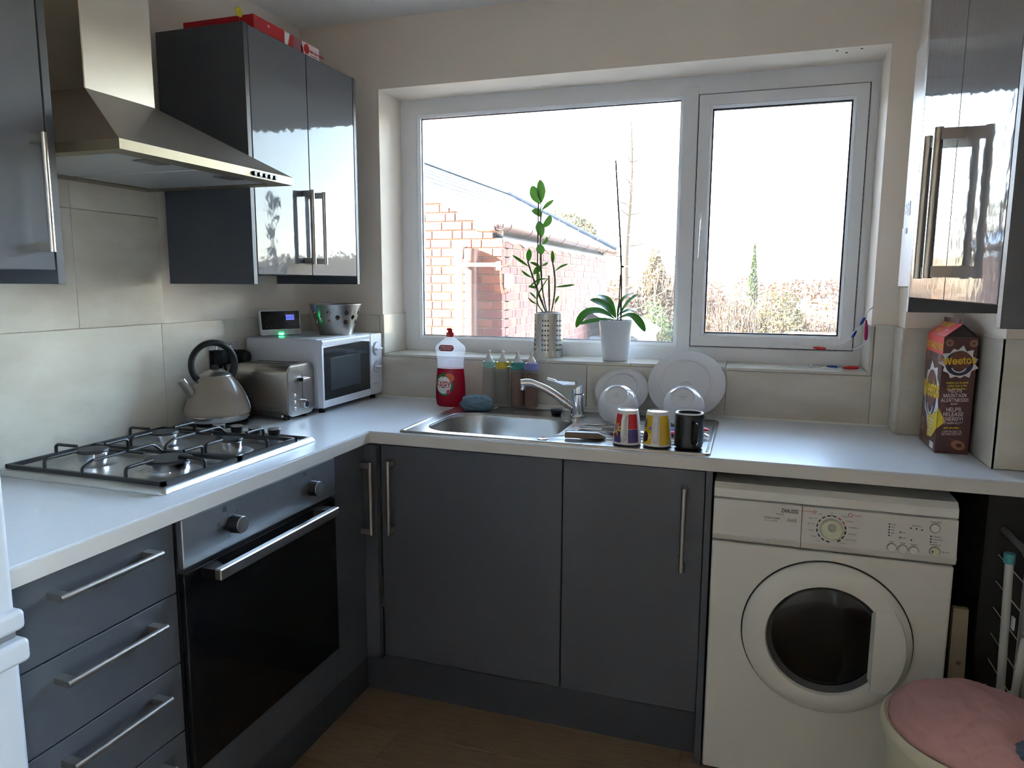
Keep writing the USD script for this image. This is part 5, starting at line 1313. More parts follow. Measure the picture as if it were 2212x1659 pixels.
for s_, h_, z_ in (('HELPS', .0095, .174), ('MAINTAIN', .0095, .161), ('ALERTNESS!!', .0095, .148), ('IRON*', .0052, .139), ('HELPS', .0105, .121), ('RELEASE', .0105, .1075), ('ENERGY!', .0105, .094), ('VITAMIN B12**', .0055, .085), ('LOW IN SALT &', .0055, .061), ('SATURATED FAT', .0055, .0535)):
    ltr(s_, h_, FW / 2 - .003, z_, c_pink, FR, .82, .0004, rotz=4)
ltr('and are also...', .0055, FW / 2 - .003, .072, c_yel, FR, .85, .0004, rotz=4)
prt('yellow_panel', sg.Polygon([(0, .070), (0, .130), (.020, .090)]), c_yel, FR, .0003)
prt('hoop', sa.rotate(sa.scale(disc(.056, .026, .018), 1, .72), -20).difference(sa.rotate(sa.scale(disc(.058, .025, .007), 1, .7), -20)), c_tan, FR, .0003); prt('hoop_trail', sg.Polygon([(.030, .047), (.040, .034), (.050, .040)]), c_choc, FR, .0003)

# ------------------------------------------------------------------ boiler
bx_, by0_, by1_, bz0, bz1 = 2.165, -.475, -.088, 1.381, 2.078
boil = pm('boiler_white', S(226, 222, 220), .4)
t = thing('boiler', 'white wall-hung boiler half hidden behind the right wall cabinet', 'boiler', (2.26, -.28, bz0))
obj('case', box(bx_, 2.3515, by0_, by1_, bz0, bz1, .010, 2), boil, t, smooth=30)
obj('control_flap', box(bx_ - .0012, bx_ + .004, by0_ + .004, by1_ - .004, bz0 + .004, 1.560, .001), boil, t, smooth=False)
FB = FACE_NX((bx_, by1_, 0))
obj('badge', tf(J(ext(sg.box(.072, 1.592, .098, 1.632), 0, .0012)), FB), pm('badge_navy', S(60, 64, 84), .4), t, smooth=False)
obj('lettering', tf(mv(text('OSI', .030, .0006, True), .010, 1.600, 0), FB), pm('boiler_grey', S(170, 170, 176), .4), t, smooth=False)
obj('switch', tf(ext(rrect(.055, .082, 1.540, 1.556, .002), .0012, .003), FB), pm('boiler_switch', S(110, 112, 124), .4), t, smooth=False)
obj('flue', cyl((2.27, -.28, bz1), (2.27, -.28, ZC), .05, n=28), boil, t)

# ------------------------------------------------------------------ boxes on the wall cabinet
choc_red = pm('box_red', S(176, 22, 34), .35)
t = thing('chocolate_box', 'flat red chocolate box on top of the wall cabinet, end nearest the hood', 'box', (.18, -.62, UZ1))
obj('carton', box(.045, .303, -.695, -.548, UZ1 + .0005, UZ1 + .044, .001), choc_red, t, smooth=False)
obj('sparkle', tf(ext(splat(-.625, UZ1 + .030, .001, .004, 5, 2), 0, .0004), FACE_PX((.303, 0, 0))), c_white, t, smooth=False)
t = thing('chocolate_box', 'white and red printed chocolate box on the wall cabinet, nearest the window', 'box', (.18, -.45, UZ1))
obj('carton', box(.05, .303, -.545, -.355, UZ1 + .0005, UZ1 + .042, .001), pm('box_pink_white', S(216, 196, 200), .35), t, smooth=False)
FBX = FACE_PX((.303, 0, UZ1))
for pts, m_ in (([(-.545, .001), (-.545, .041), (-.520, .041), (-.535, .001)], c_white), ([(-.530, .001), (-.515, .041), (-.500, .041), (-.505, .001)], choc_red), ([(-.505, .001), (-.500, .041), (-.455, .041), (-.450, .001)], pm('box_mauve', S(150, 100, 110), .35)), ([(-.455, .001), (-.462, .030), (-.448, .022), (-.444, .001)], choc_red)):
    obj('print', tf(ext(sg.Polygon(pts), .0002, .0005), FBX), m_, t, smooth=False)
obj('print', tf(ext(sa.rotate(sa.scale(disc(-.428, .022, .010), 1.5, 1.6), -35), .0002, .0006), FBX), choc_red, t, smooth=False)
obj('lettering', tf(mv(text('milk chocolates', .0085, .0004, True), -.412, .016, .0002), FBX), choc_red, t, smooth=False)
obj('lettering', tf(mv(text('classic collection', .0035, .0004), -.405, .007, .0002), FBX), c_choc, t, smooth=False)
t = thing('toy_flower', 'small yellow plastic flower on a red stalk standing at the cabinet top corner', 'toy', (.268, -.712, UZ1))
yl = pm('toy_yellow', S(214, 206, 40), .4)
obj('stalk', tube(bends([(.262, -.715, UZ1), (.268, -.714, UZ1 + .022), (.265, -.712, UZ1 + .036)], .01), .0016, 8), p_red, t)
for q in range(5):
    a_ = q * 2 * PI / 5 + .4
    e = trimesh.creation.icosphere(2, 1.0); e.apply_scale([.0055, .0075, .0075]); obj('petal', mv(e, .2655, -.712 + .0075 * math.cos(a_), UZ1 + .046 + .0075 * math.sin(a_)), yl, t, True)
obj('centre', mv(trimesh.creation.icosphere(2, .006), .268, -.712, UZ1 + .046), yl, t, True)

# ------------------------------------------------------------------ laundry basket, board, clothes airer
kbx, kby, kr, kz = 2.247, -.930, .183, .450
t = thing('laundry_basket', 'round cream plastic laundry basket in front of the washing machine', 'laundry basket', (kbx, kby, 0))
cream = pm('cream_plastic', S(206, 200, 176), .45)
obj('tub', lathe([(0, .001), (.145, .001), (.150, .006), (kr - .004, kz - .02), (kr - .007, kz - .02), (.146, .010), (0, .006)], 56, (kbx, kby, 0)), cream, t, smooth=40)
obj('rim', lathe([(kr - .008, kz - .028), (kr + .004, kz - .030), (kr + .007, kz - .018), (kr + .006, kz - .006), (kr, kz), (kr - .008, kz - .004), (kr - .008, kz - .028)], 64, (kbx, kby, 0)), cream, t, smooth=50)
sec_ = []
g2 = trimesh.creation.icosphere(6, 1.0); V = np.array(g2.vertices)
nx = V.copy()
hgt = np.where(V[:, 2] > 0, V[:, 2] ** .8, V[:, 2])
fold = .022 * (meshkit.fbm(V * [3.2, 1.6, 2.0] + 3, 4, 8) - .5) + .016 * np.abs(np.sin(6 * V[:, 0] - 7 * V[:, 1] + 3 * meshkit.fbm(V * 2, 2, 4))) * np.clip(-V[:, 1] + .1, 0, 1) * np.clip(V[:, 2], 0, 1)
P_ = np.c_[V[:, 0] * (kr - .010), V[:, 1] * (kr - .010), np.where(V[:, 2] > 0, hgt * .075, V[:, 2] * .12)] + V * fold[:, None]
rad = np.linalg.norm(P_[:, :2], axis=1, keepdims=True); P_[:, :2] *= np.minimum(1, (kr - .009 - np.clip((kz - .02 - (P_[:, 2] + kz - .012)), 0, 1)[:, None] * .12) / np.maximum(rad, 1e-6))
pink = pm('pink_cotton', S(196, 150, 150), .9, noise=.25, nscale=300.0, col2=S(180, 132, 134), bump=.15, bscale=600.0, bdist=.001)
obj('laundry', mv(trimesh.Trimesh(P_, g2.faces, process=False), kbx, kby, kz - .012), pink, None, True, 'pink cotton sheet bundled up in the laundry basket', 'laundry')
cr = trimesh.creation.icosphere(4, 1.0); V = np.array(cr.vertices) * [.045, .030, .018] * (1 + .5 * (meshkit.fbm(np.array(cr.vertices) * 2.4, 3, 6) - .5))[:, None]
obj('laundry', mv(trimesh.Trimesh(V, cr.faces, process=False), kbx + .06, kby - .125, kz + .040), pm('blue_denim', S(84, 96, 116), .9, bump=.3, bscale=400.0), None, True, 'bit of blue-grey clothing at the near edge of the laundry basket', 'laundry')

t = thing('board', 'narrow beige board leaning in the gap right of the washing machine', 'board', (2.30, -.56, 0))
obj('board', hull([(2.268 + d_, -.590 + e_, 0) for d_ in (0, .045) for e_ in (0, .018)] + [(2.266 + d_, -.585 + e_, .575) for d_ in (0, .034) for e_ in (0, .018)]), pm('beige_board', S(150, 138, 116), .7, noise=.4, nscale=12.0), t, smooth=False)
obj('knot', tf(ext(disc(2.288, .43, .005), 0, .0004), FACE_NY((0, -.5868, 0))), pm('board_mark', S(90, 80, 66), .7), t, smooth=False)
gap_dark = pm('dark_boarding', S(46, 46, 46), .7)  # added dark sheets on the pier, the dark of the gap put into colour
obj('dark_sheet', box(2.3455, 2.3518, PY1 - .001, PY0, .001, H - .04), gap_dark, pier, smooth=False)
obj('dark_sheet', box(2.3455, XR, PY1 - .007, PY1 - .001, .001, H - .04), gap_dark, pier, smooth=False)
airer_w = pm('airer_white', S(206, 208, 206), .4)
airer_g = pm('airer_grey_tube', S(120, 122, 122), .4)
t = thing('clothes_airer', 'folded white clothes airer with thin wires against the wall right of the washing machine', 'clothes airer', (2.385, -.42, 0))
fp = bends([(2.386, -.10, .05), (2.386, -.10, .765), (2.386, -.685, .765), (2.386, -.690, .05)], .05, 8)
obj('frame', tube(fp, .0085, 12), airer_g, t)
for i in range(9):
    z = .70 - i * .072
    obj('wire', cyl((2.380, -.105, z), (2.380, -.69, z - .004), .0016, n=6), airer_w, t)
leg = obj('leg', tube([(2.368, -.610, .725), (2.380, -.610, .30), (2.384, -.610, .0)], .0095, 14), airer_w, t)
obj('end_cap', cyl((2.3675, -.610, .718), (2.3672, -.610, .743), .0125, n=16), pm('teal_cap', S(86, 170, 178), .4), leg)
leg = obj('leg', tube(bends([(2.400, -.79, .80), (2.378, -.72, .56), (2.384, -.62, .0)], .03), .0085, 14), airer_w, t)
for z, y in ((.60, -.735), (.42, -.692)):
    obj('rivet', cyl((2.371, y, z - .01), (2.366, y, z - .01), .005, n=12), dark_metal, leg)
obj('strut', hull([(2.372, -.690, .430), (2.376, -.690, .430), (2.372, -.670, .418), (2.376, -.672, .418), (2.398, -.76, .330), (2.402, -.76, .330), (2.398, -.75, .318), (2.402, -.75, .318)]), airer_w, t, smooth=False)
obj('bracket', box(2.360, 2.364, -.70, -.685, .585, .615), airer_w, t, smooth=False)

# ------------------------------------------------------------------ outside: neighbouring house
mortar = pm('mortar', S(138, 128, 114), .9)
brick_mats = [pm(f'brick_{i}', S(*k), .85, noise=.6, nscale=14.0, col2=S(*d), bump=.3, bscale=60.0, bdist=.004) for i, (k, d) in enumerate([((112, 68, 50), (94, 56, 44)), ((120, 76, 54), (102, 62, 46)), ((102, 60, 48), (84, 50, 42)), ((126, 84, 60), (108, 68, 50))])]
weath_wall = usdkit.material(stage, '/World/Looks/brick_wall_far', {
    'g': ('geometry', {}), 's': ('separate_xyz', {}), 'ad': ('math', {'math_type': 'add'}), 'c': ('mapping', {'scale': (1, 1, 1)}),
    'b': ('brick_texture', {'color1': S(178, 112, 78), 'color2': S(160, 98, 70), 'mortar': S(206, 192, 172), 'scale': 1.0, 'brick_width': .2, 'row_height': .079, 'mortar_size': .006}),
    'p': ('principled_bsdf', {'roughness': .9})}, [('g.position', 'c.vector'), ('c.vector', 'b.vector'), ('b.color', 'p.base_color')], surface='p.BSDF')
GY, XC, XU, ZT_ = 3.5, -.382, -.472, 1.785
RXr, RZr, EX, EZ = -2.09, 2.835, -.345, 1.925
hs = thing('neighbour_house', 'neighbouring brick house with slate roof, brown gutter and drain pipes outside the left pane', 'house', (-2.0, 6.0, -3.0))
gab_poly = sg.Polygon([(-3.80, -3.0), (XC - .012, -3.0), (XC - .012, ZT_), (XU, ZT_), (XU, 1.90), (RXr, 2.80), (-3.71, 1.90), (-3.80, 1.9)])
gw = obj('gable_wall', tf(ext(gab_poly, 0, .20), basis((0, GY + .012, 0), (1, 0, 0), (0, 0, 1), (0, 1, 0)).dot(np.diag([1, 1, 1, 1]))), mortar, hs, smooth=False)
sw = obj('side_wall', J(box(XC - .25, XC - .012, GY + .1, 8.3, -3.0, ZT_)), mortar, hs, smooth=False)
obj('back_wall', box(-3.8, XC - .02, 8.1, 8.29, -3.0, 1.85), mortar, hs, smooth=False)
obj('side_wall', box(-3.8, -3.6, GY + .1, 8.3, -3.0, 1.85), mortar, hs, smooth=False)
CO = .079
nb = 0
for r in range(28):
    z0 = .44 + r * CO; z1 = z0 + CO - .009
    xr = XC if z1 < ZT_ - .01 else XU
    xl = -1.95
    if z1 > 1.9:
        xr = min(xr, RXr + (2.82 - z1) / .522)
    x = xr; k_ = 0
    pat = [.095, .200, .095, .200] if r % 2 else [.200, .095, .200, .200]
    while x > xl:
        w = pat[k_ % 4] if not (k_ == 0 and r % 2) else .095
        a_ = x - w + .008
        if a_ < xl - .2:
            break
        g_ = rng.uniform(0, .003)
        obj('brick', box(a_, x, GY - g_, GY + .03, z0, z1, .004), brick_mats[rng.randrange(4)], gw, smooth=False)
        x -= w; k_ += 1
far = []
for r in range(17):
    z0 = .44 + r * CO; z1 = z0 + CO - .009
    y = GY + .0005 if r % 2 else GY + .10; k_ = 0
    if r % 2 == 0:
        obj('brick', box(XC - .03, XC, GY + .0305, GY + .09, z0, z1, .003), brick_mats[2], sw, smooth=False)
    y = GY + (.0305 if r % 2 else .098)
    while y < 8.28:
        w = .200 if (k_ + r) % 3 else .098
        b_ = min(y + w - .008, 8.3)
        m_ = box(XC - .03, XC + rng.uniform(-.002, .002), y, b_, z0, z1, .003)
        if y < 6.3:
            obj('brick', m_, brick_mats[rng.choice([0, 2, 2, 1])], sw, smooth=False)
        else:
            far.append(m_)
        y += w; k_ += 1
obj('brick', J(*far), brick_mats[2], sw, smooth=False, kind='stuff')
white_b = pm('weathered_board', S(122, 120, 116), .7, noise=.4, nscale=9.0, stretch=(1, 6, 1), col2=S(98, 97, 96))
for i in range(7):
    y0 = GY + .06 + i * .69
    obj('fascia_board', box(XU - .02, XU, y0 + .003, min(y0 + .687, 8.3), ZT_ - .01, EZ - .02), white_b, hs, smooth=False)
lead = pm('lead_flashing', S(112, 112, 118), .55)
ys = np.linspace(GY, 8.32, 90); v = []
for i, y in enumerate(ys):
    zz = ZT_ - .040 + .012 * math.sin(i * .9) + .008 * math.sin(i * .37)
    v += [(XU + .002, y, ZT_ + .055), (XC + .006, y, ZT_ + .006), (XC + .008 + .004 * math.sin(i * 1.3), y, zz), (XC + .004, y, zz), (XC + .002, y, ZT_ - .002), (XU, y, ZT_ + .045)]
f = []
for i in range(len(ys) - 1):
    for j in range(6):
        q = (j + 1) % 6; f += [(i * 6 + j, i * 6 + q, i * 6 + 6 + q), (i * 6 + j, i * 6 + 6 + q, i * 6 + 6 + j)]
obj('flashing', trimesh.Trimesh(np.array(v), np.array(f), process=False), lead, hs, smooth=40)
slate = pm('slate', S(92, 96, 104), .32, noise=.5, nscale=3.0, col2=S(74, 78, 88))
sl = math.hypot(EX - RXr, RZr - EZ); ud = np.array([(EX - RXr) / sl, 0, -(RZr - EZ) / sl]); nr = np.array([-ud[2], 0, ud[0]])
rows = 9
deck = [(RXr, 3.34, RZr - .03), (EX + .03, 3.34, EZ - .03), (EX + .03, 8.72, EZ - .03), (RXr, 8.42, RZr - .03)]
rf = obj('roof', J(hull([p for p in deck] + [(p[0], p[1], p[2] - .05) for p in deck]), hull([(RXr, 3.34, RZr - .03), (-3.85, 3.34, EZ - .03), (-3.85, 8.72, EZ - .03), (RXr, 8.42, RZr - .03), (RXr, 3.34, RZr - .08), (-3.85, 3.34, EZ - .08), (-3.85, 8.72, EZ - .08), (RXr, 8.42, RZr - .08)])), slate, hs, smooth=False)
sls = []
for r in range(rows):
    s0 = r * sl / rows; s1 = s0 + sl / rows * 1.12
    y = 3.33 + (.15 if r % 2 else 0); yend = 8.42 + .30 * s0 / sl
    while y < yend:
        p0 = np.array([RXr, 0, RZr - .030]) + ud * s0; p1 = np.array([RXr, 0, RZr - .030]) + ud * min(s1, sl + .03)
        b_ = min(y + .297, yend + .05)
        sls.append(hull([p + np.array([0, yy, 0]) + nr * h_ for p, hs_ in ((p0, (.001, .007)), (p1, (.010, .016))) for yy in (y, b_) for h_ in hs_]))
        y += .30
obj('slate', J(*sls), slate, rf, smooth=False, kind='stuff')
for i in range(15):
    y = 3.33 + i * .345
    obj('ridge_tile', tf(ext(sg.Polygon([(-.09, -.045), (-.07, -.01), (-.03, .022), (.03, .022), (.07, -.01), (.09, -.045), (.075, -.05), (.0, .008), (-.075, -.05)]), 0, .340), basis((RXr, y + .34, RZr), (1, 0, 0), (0, 0, 1), (0, -1, 0))), pm('ridge_blue', S(70, 72, 80), .8) if i == 0 else MATS['ridge_blue'], rf, smooth=False)
hipA, hipB = np.array([RXr, 8.44, RZr]), np.array([EX + .03, 8.74, EZ])
for i in range(6):
    p, q = hipA + (hipB - hipA) * (i / 6), hipA + (hipB - hipA) * ((i + .97) / 6)
    obj('hip_tile', tube([p, q], .030, 8), MATS['ridge_blue'], rf, smooth=False)
barge = pm('bargeboard', S(150, 138, 118), .6)
obj('bargeboard', hull([(RXr, yy, RZr + dz_) for yy in (3.335, 3.36) for dz_ in (-.02, -.16)] + [(EX + .02, yy, EZ + dz_) for yy in (3.335, 3.36) for dz_ in (.0, -.13)]), barge, rf, smooth=False)
obj('bargeboard', hull([(RXr, yy, RZr + dz_) for yy in (3.335, 3.36) for dz_ in (-.02, -.16)] + [(-3.84, yy, EZ + dz_) for yy in (3.335, 3.36) for dz_ in (.0, -.13)]), barge, rf, smooth=False)
gut = pm('brown_gutter', S(74, 48, 40), .4)
gsec = sg.Polygon([(.055 * math.cos(q), .055 * math.sin(q)) for q in np.linspace(PI, 2 * PI, 12)] + [(.050 * math.cos(q), .050 * math.sin(q)) for q in np.linspace(2 * PI, PI, 12)])
gt = obj('gutter', tf(ext(gsec, 0, 5.35), basis((EX + .02, 8.62, EZ - .035), (1, 0, 0), (0, 0, 1), (0, -1, 0))), gut, hs, smooth=40)
for i in range(9):
    obj('gutter_bracket', tf(ext(sg.Polygon([(.060 * math.cos(q), .060 * math.sin(q)) for q in np.linspace(PI, 2 * PI, 12)] + [(.055 * math.cos(q), .055 * math.sin(q)) for q in np.linspace(2 * PI, PI, 12)]), 0, .03), basis((EX + .02, 3.45 + i * .62, EZ - .033), (1, 0, 0), (0, 0, 1), (0, -1, 0))), gut, gt, smooth=40)
obj('gutter_elbow', tube(bends([(EX - .02, 3.30, EZ - .06), (EX - .06, 3.31, EZ - .065), (-.56, 3.38, EZ - .055)], .03), .042, 14), gut, hs)
wp = pm('white_pipe', S(200, 192, 178), .45)
obj('drain_pipe', J(cyl((-.768, 3.43, -3.0), (-.768, 3.43, 1.70), .038, n=18)), wp, hs)
obj('pipe_collar', J(cyl((-.768, 3.43, 1.62), (-.768, 3.43, 1.72), .046, n=18)), wp, hs)
obj('pipe_elbow', tube(bends([(-.72, 3.43, 1.60), (-.70, 3.43, 1.72), (-.66, 3.46, 1.60)], .03), .012, 8), gut, hs)
soil = pm('soil_pipe', S(82, 46, 34), .55, noise=.5, nscale=6.0, col2=S(62, 36, 28))
obj('soil_pipe', cyl((-.649, 3.43, -3.0), (-.649, 3.43, 1.68), .055, n=20), soil, hs)
obj('soil_collar', J(cyl((-.649, 3.43, 1.58), (-.649, 3.43, 1.69), .066, n=20)), soil, hs)
obj('overflow_pipe', cyl((-.71, 3.36, 1.548), (-.355, 3.36, 1.548), .018, n=14), wp, hs)
obj('overflow_elbow', tube(bends([(-.37, 3.36, 1.50), (-.365, 3.36, 1.548), (-.372, 3.36, 1.575)], .01), .022, 12), wp, hs)
obj('cable', tube(spline([(-.352, 3.40, 1.53), (-.315, 3.44, 1.545), (-.295, 3.50, 1.60), (-.292, 3.52, 1.66)], 14), .008, 8), pm('orange_cable', S(150, 84, 52), .5), hs)
obj('cable', tube(spline([(-.362, 3.40, 1.50), (-.362, 3.42, 1.36), (-.345, 3.45, 1.30), (-.318, 3.46, 1.32), (-.315, 3.47, 1.35)], 16), .008, 8), MATS['orange_cable'], hs)
obj('wall_lamp', box(-.378, -.315, 3.52, 3.62, 1.345, 1.475, .012, 2), pm('lamp_white', S(234, 228, 214), .4), hs, smooth=30)

# the outside of this house: its brick wall goes on to both sides of the kitchen window, up to the eaves
own = struct('wall_outside', J(box(-5.6, XL - .3, .02, .34, -3.0, 4.9), box(XR + .3, 9.0, .02, .34, -3.0, 4.9), box(XL - .3, XR + .3, .02, .34, ZC + .15, 4.9), box(XL - .3, XR + .3, .02, .34, -3.0, -.1)), brick_mats[0])
struct('roof_outside', hull([(-5.7, .60, 4.85), (9.0, .60, 4.85), (-5.7, .60, 4.97), (9.0, .60, 4.97), (-5.7, -3.6, 7.6), (9, -3.6, 7.6), (-5.7, -3.6, 7.48), (9, -3.6, 7.48)]), slate)

# garage roof beyond the house
gr = thing('garage', 'low garage with pale sheet roof beyond the corner of the brick house', 'garage', (-.6, 8.0, -3.0))
A_, B_, C_, D_ = np.array([-.40, 9.4, 1.10]), np.array([.36, 9.04, .70]), np.array([.62, 4.95, .70]), np.array([-.40, 5.2, 1.10])
C_ = np.array([.40, 6.6, .68]); D_ = np.array([-.36, 6.6, 1.08])
obj('roof', hull([p + np.array([0, 0, s_]) for p in (np.array([-.36, 9.05, 1.08]), B_, np.array([.36, 6.9, .70]), np.array([-.36, 6.9, 1.08])) for s_ in (0, -.05)]), pm('sheet_roof', S(170, 170, 176), .5), gr, smooth=False)
obj('walls', box(-.34, .30, 6.98, 8.98, -3.0, .68), pm('garage_render', S(110, 112, 118), .8), gr, smooth=False)
fr_ = thing('flat_roof_shed', 'small white flat-roofed shed at the lower right of the opening window', 'shed', (3.3, 13.0, -3.0))
obj('walls', box(2.62, 4.2, 12.6, 14.4, -3.0, .22), MATS['garage_render'], fr_, smooth=False)
obj('roof', box(2.52, 4.3, 12.5, 14.5, .22, .36, .01), pm('white_roof', S(236, 236, 236), .6), fr_, smooth=False)

# ------------------------------------------------------------------ ground and far hills
grass = pm('grass', S(66, 58, 40), .95, noise=.8, nscale=.12, col2=S(88, 78, 58))
n_ = 70
gxs = np.concatenate([np.linspace(-260, 260, n_)]); gys = np.concatenate([np.linspace(.7, 30, 14), np.geomspace(34, 420, 40)])
X, Y = np.meshgrid(gxs, gys)
base_ = -3 - 5 * np.clip((Y - 12) / 60, 0, 1) + 24 * np.clip((Y - 90) / 300, 0, 1) ** 1.25
Zt = base_ + 5 * (meshkit.fbm(np.stack([X / 70, Y / 70, X * 0], -1), 4, 3) - .5) * np.clip((Y - 25) / 80, 0, 1) + X * .010 * np.clip((Y - 60) / 100, 0, 1)
v = np.stack([X, Y, Zt], -1).reshape(-1, 3); f = []
for i in range(len(gys) - 1):
    for j in range(n_ - 1):
        a_ = i * n_ + j; f += [(a_, a_ + 1, a_ + n_ + 1), (a_, a_ + n_ + 1, a_ + n_)]
obj('ground', trimesh.Trimesh(v, np.array(f), process=False), grass, None, True, kind='structure')
obj('ground_behind', box(-260, 260, -160, .7, -3.2, -3.0), grass, None, False, kind='structure')


# ------------------------------------------------------------------ trees and bushes
def leaves_mat(name, c1, c2, tr_):
    return usdkit.material(stage, '/World/Looks/' + name, {
        'g': ('geometry', {}), 'mx': ('mix_color', {'a': c1, 'b': c2}), 'p': ('principled_bsdf', {'roughness': .6}), 'tr': ('translucent_bsdf', {'color': tr_}), 'm': ('mix_closure', {'fac': .3})},
        [('g.random_per_island', 'mx.fac'), ('mx.result', 'p.base_color'), ('p.BSDF', 'm.closure1'), ('tr.BSDF', 'm.closure2')], surface='m.closure')


L_olive = leaves_mat('leaves_olive', S(50, 46, 22), S(68, 60, 30), S(70, 64, 30))
L_green = leaves_mat('leaves_ivy', S(36, 50, 24), S(54, 62, 30), S(58, 68, 30))
L_russet = leaves_mat('leaves_russet', S(58, 36, 27), S(70, 48, 32), S(66, 46, 30))
L_gold = leaves_mat('leaves_gold', S(62, 47, 24), S(72, 58, 32), S(70, 58, 30))
twig_m = pm('twigs', S(56, 42, 32), .9)
twig_r = pm('twigs_russet', S(58, 40, 32), .9)
trunk_m = pm('tree_bark', S(68, 52, 36), .9, noise=.6, nscale=8.0, stretch=(6, 6, 1), col2=S(50, 40, 30))


def leafcloud(c_, rad, n, size, seed, cone=0.0, lump=.35, shell=.55):
    g_ = np.random.default_rng(seed)
    d = g_.normal(size=(n, 3)); d /= np.linalg.norm(d, axis=1, keepdims=True)
    r = shell + (1 - shell) * g_.random(n) ** .6
    r = r * (1 + lump * (meshkit.fbm(d * 2.4 + seed, 3, seed % 7) - .5) * 2)
    p = d * r[:, None]
    if cone:
        p[:, :2] *= (1 - cone * (p[:, 2:3] + 1) / 2)
    p = p * np.array(rad) + np.array(c_)
    a_ = g_.normal(size=(n, 3)); a_ /= np.linalg.norm(a_, axis=1, keepdims=True); b_ = np.cross(a_, g_.normal(size=(n, 3))); b_ /= np.linalg.norm(b_, axis=1, keepdims=True)
    s_ = size * g_.uniform(.6, 1.3, n)[:, None]
    v = np.stack([p - a_ * s_, p + b_ * s_ * .5, p + a_ * s_, p - b_ * s_ * .5], 1).reshape(-1, 3)
    i = np.arange(n)[:, None] * 4
    return trimesh.Trimesh(v, np.vstack([i + [0, 1, 2], i + [0, 2, 3]]), process=False)


def twigs(c_, rad, n, seed, r0=.012, zbase=None, up=.7):
    """Bare stems that rise from the foot of a bush and fork."""
    g_ = np.random.default_rng(seed); ms = []
    for _ in range(n):
        q = g_.normal(size=3); q /= np.linalg.norm(q); q[2] = abs(q[2]) * up + .2
        e = np.array(c_) + q * np.array(rad) * g_.uniform(.6, 1.05); s_ = np.array(c_) + np.array([q[0] * rad[0] * .35, q[1] * rad[1] * .35, -rad[2] * g_.uniform(.2, .95)])
        m_ = (s_ + e) / 2 + g_.normal(size=3) * np.array(rad) * .14
        ms.append(tube([s_, m_, e], [r0, r0 * .7, r0 * .25], 3, cap=False))
        for _k in range(2):
            e2 = e + g_.normal(size=3) * np.array(rad) * .22; ms.append(tube([m_ + (e - m_) * g_.uniform(.1, .7), e2], [r0 * .5, r0 * .18], 3, cap=False))
    return J(*ms)


def bush(label, c_, rad, n, size, mat, seed, cone=0.0, tw=0, twm=None, zg=-3.4, name='bush', trunk=.05, shell=.5):
    t = thing(name, label, 'tree' if name == 'tree' else 'bush', (c_[0], c_[1], zg))
    obj('foliage', leafcloud(c_, rad, n, size, seed, cone, shell=shell), mat, t, smooth=False, kind='stuff')
    if tw:
        obj('twigs', twigs(c_, rad, tw, seed + 1, rad[2] * .012), twm or twig_m, t, smooth=False, kind='stuff')
    obj('trunk', cyl((c_[0], c_[1], zg - .6), (c_[0], c_[1], c_[2]), trunk, trunk * .5, n=8), trunk_m, t)
    return t


# tall bare larch
lx, ly_ = -1.06, 14.0
t = thing('bare_tree', 'tall bare larch-like tree with side branches, seen through the left pane beside the mullion', 'tree', (lx, ly_, -3.4))
tp = spline([(lx, ly_, -4), (lx + .02, ly_, 0), (lx - .02, ly_, 2.2), (lx + .06, ly_, 3.9), (lx + .02, ly_, 5.0)], 40)
obj('trunk', tube(tp, np.interp(np.linspace(0, 1, 40), [0, .5, .8, 1], [.17, .105, .065, .012]), 12), trunk_m, t)
g_ = np.random.default_rng(31); ms = []; big = []
for i in range(46):
    u = .47 + .52 * i / 46; p = tp[int(u * 39)]
    az = g_.uniform(-.5, .5) + (0 if i % 2 else PI) + g_.choice([0, .9, -.9], p=[.5, .25, .25]); Ln = (1.55 - 1.25 * (u - .47) / .52) * g_.uniform(.75, 1.15)
    d = np.array([math.cos(az), math.sin(az), 0]); rise = .10 + .55 * (u - .47)
    q1, q2 = p + d * Ln * .5 + [0, 0, Ln * (rise - .14)], p + d * Ln + [0, 0, Ln * (rise + .16)]
    if u > .93:
        q1, q2 = p + d * Ln * .3 + [0, 0, Ln * .6], p + d * Ln * .5 + [0, 0, Ln * 1.4]
    br = spline([p, q1, q2], 10); big.append(tube(br, np.linspace(.016 - .008 * (u - .47), .004, 10), 5))
    for k_ in range(9):
        s_ = br[g_.integers(3, 10)]; e = s_ + d * g_.uniform(.05, .25) + g_.normal(size=3) * .13 - [0, 0, .05]
        ms.append(tube([s_, (s_ + e) / 2 + g_.normal(size=3) * .02, e], [.0045, .0035, .0015], 3, cap=False))
for b_ in big:
    obj('branch', b_, trunk_m, t, smooth=False)
obj('twigs', J(*ms), twig_m, t, smooth=False, kind='stuff')

bush('rounded yellow-green evergreen tree rising behind the hipped end of the slate roof', (-7.95, 36.0, 3.55), (1.65, 1.6, 1.65), 5200, .085, L_olive, 3, name='tree', tw=0, trunk=.12, zg=-4.5, shell=.75)
bush('pointed yellow conifer right of the bare tree trunk', (-.62, 15.6, .55), (.68, .7, 1.75), 5200, .05, L_gold, 5, cone=.62, tw=60, trunk=.06)
bush('golden-brown shrub behind the foot of the bare tree', (-1.55, 15.4, .0), (.75, .7, 1.45), 3600, .05, L_russet, 6, tw=120, trunk=.05)
bush('ivy-green bush at the left of the mullion below the yellow conifer', (-.22, 13.2, -.1), (.42, .5, 1.05), 3600, .045, L_green, 7, tw=20)
bush('low golden bush between the garage roof and the mullion', (-.55, 12.6, -.55), (.62, .5, 1.0), 3200, .05, L_gold, 8, tw=90)
bush('russet hedge shrub at the left side of the opening window', (.95, 16.0, -.15), (.80, .7, 1.40), 2000, .045, L_russet, 9, tw=420, twm=twig_r)
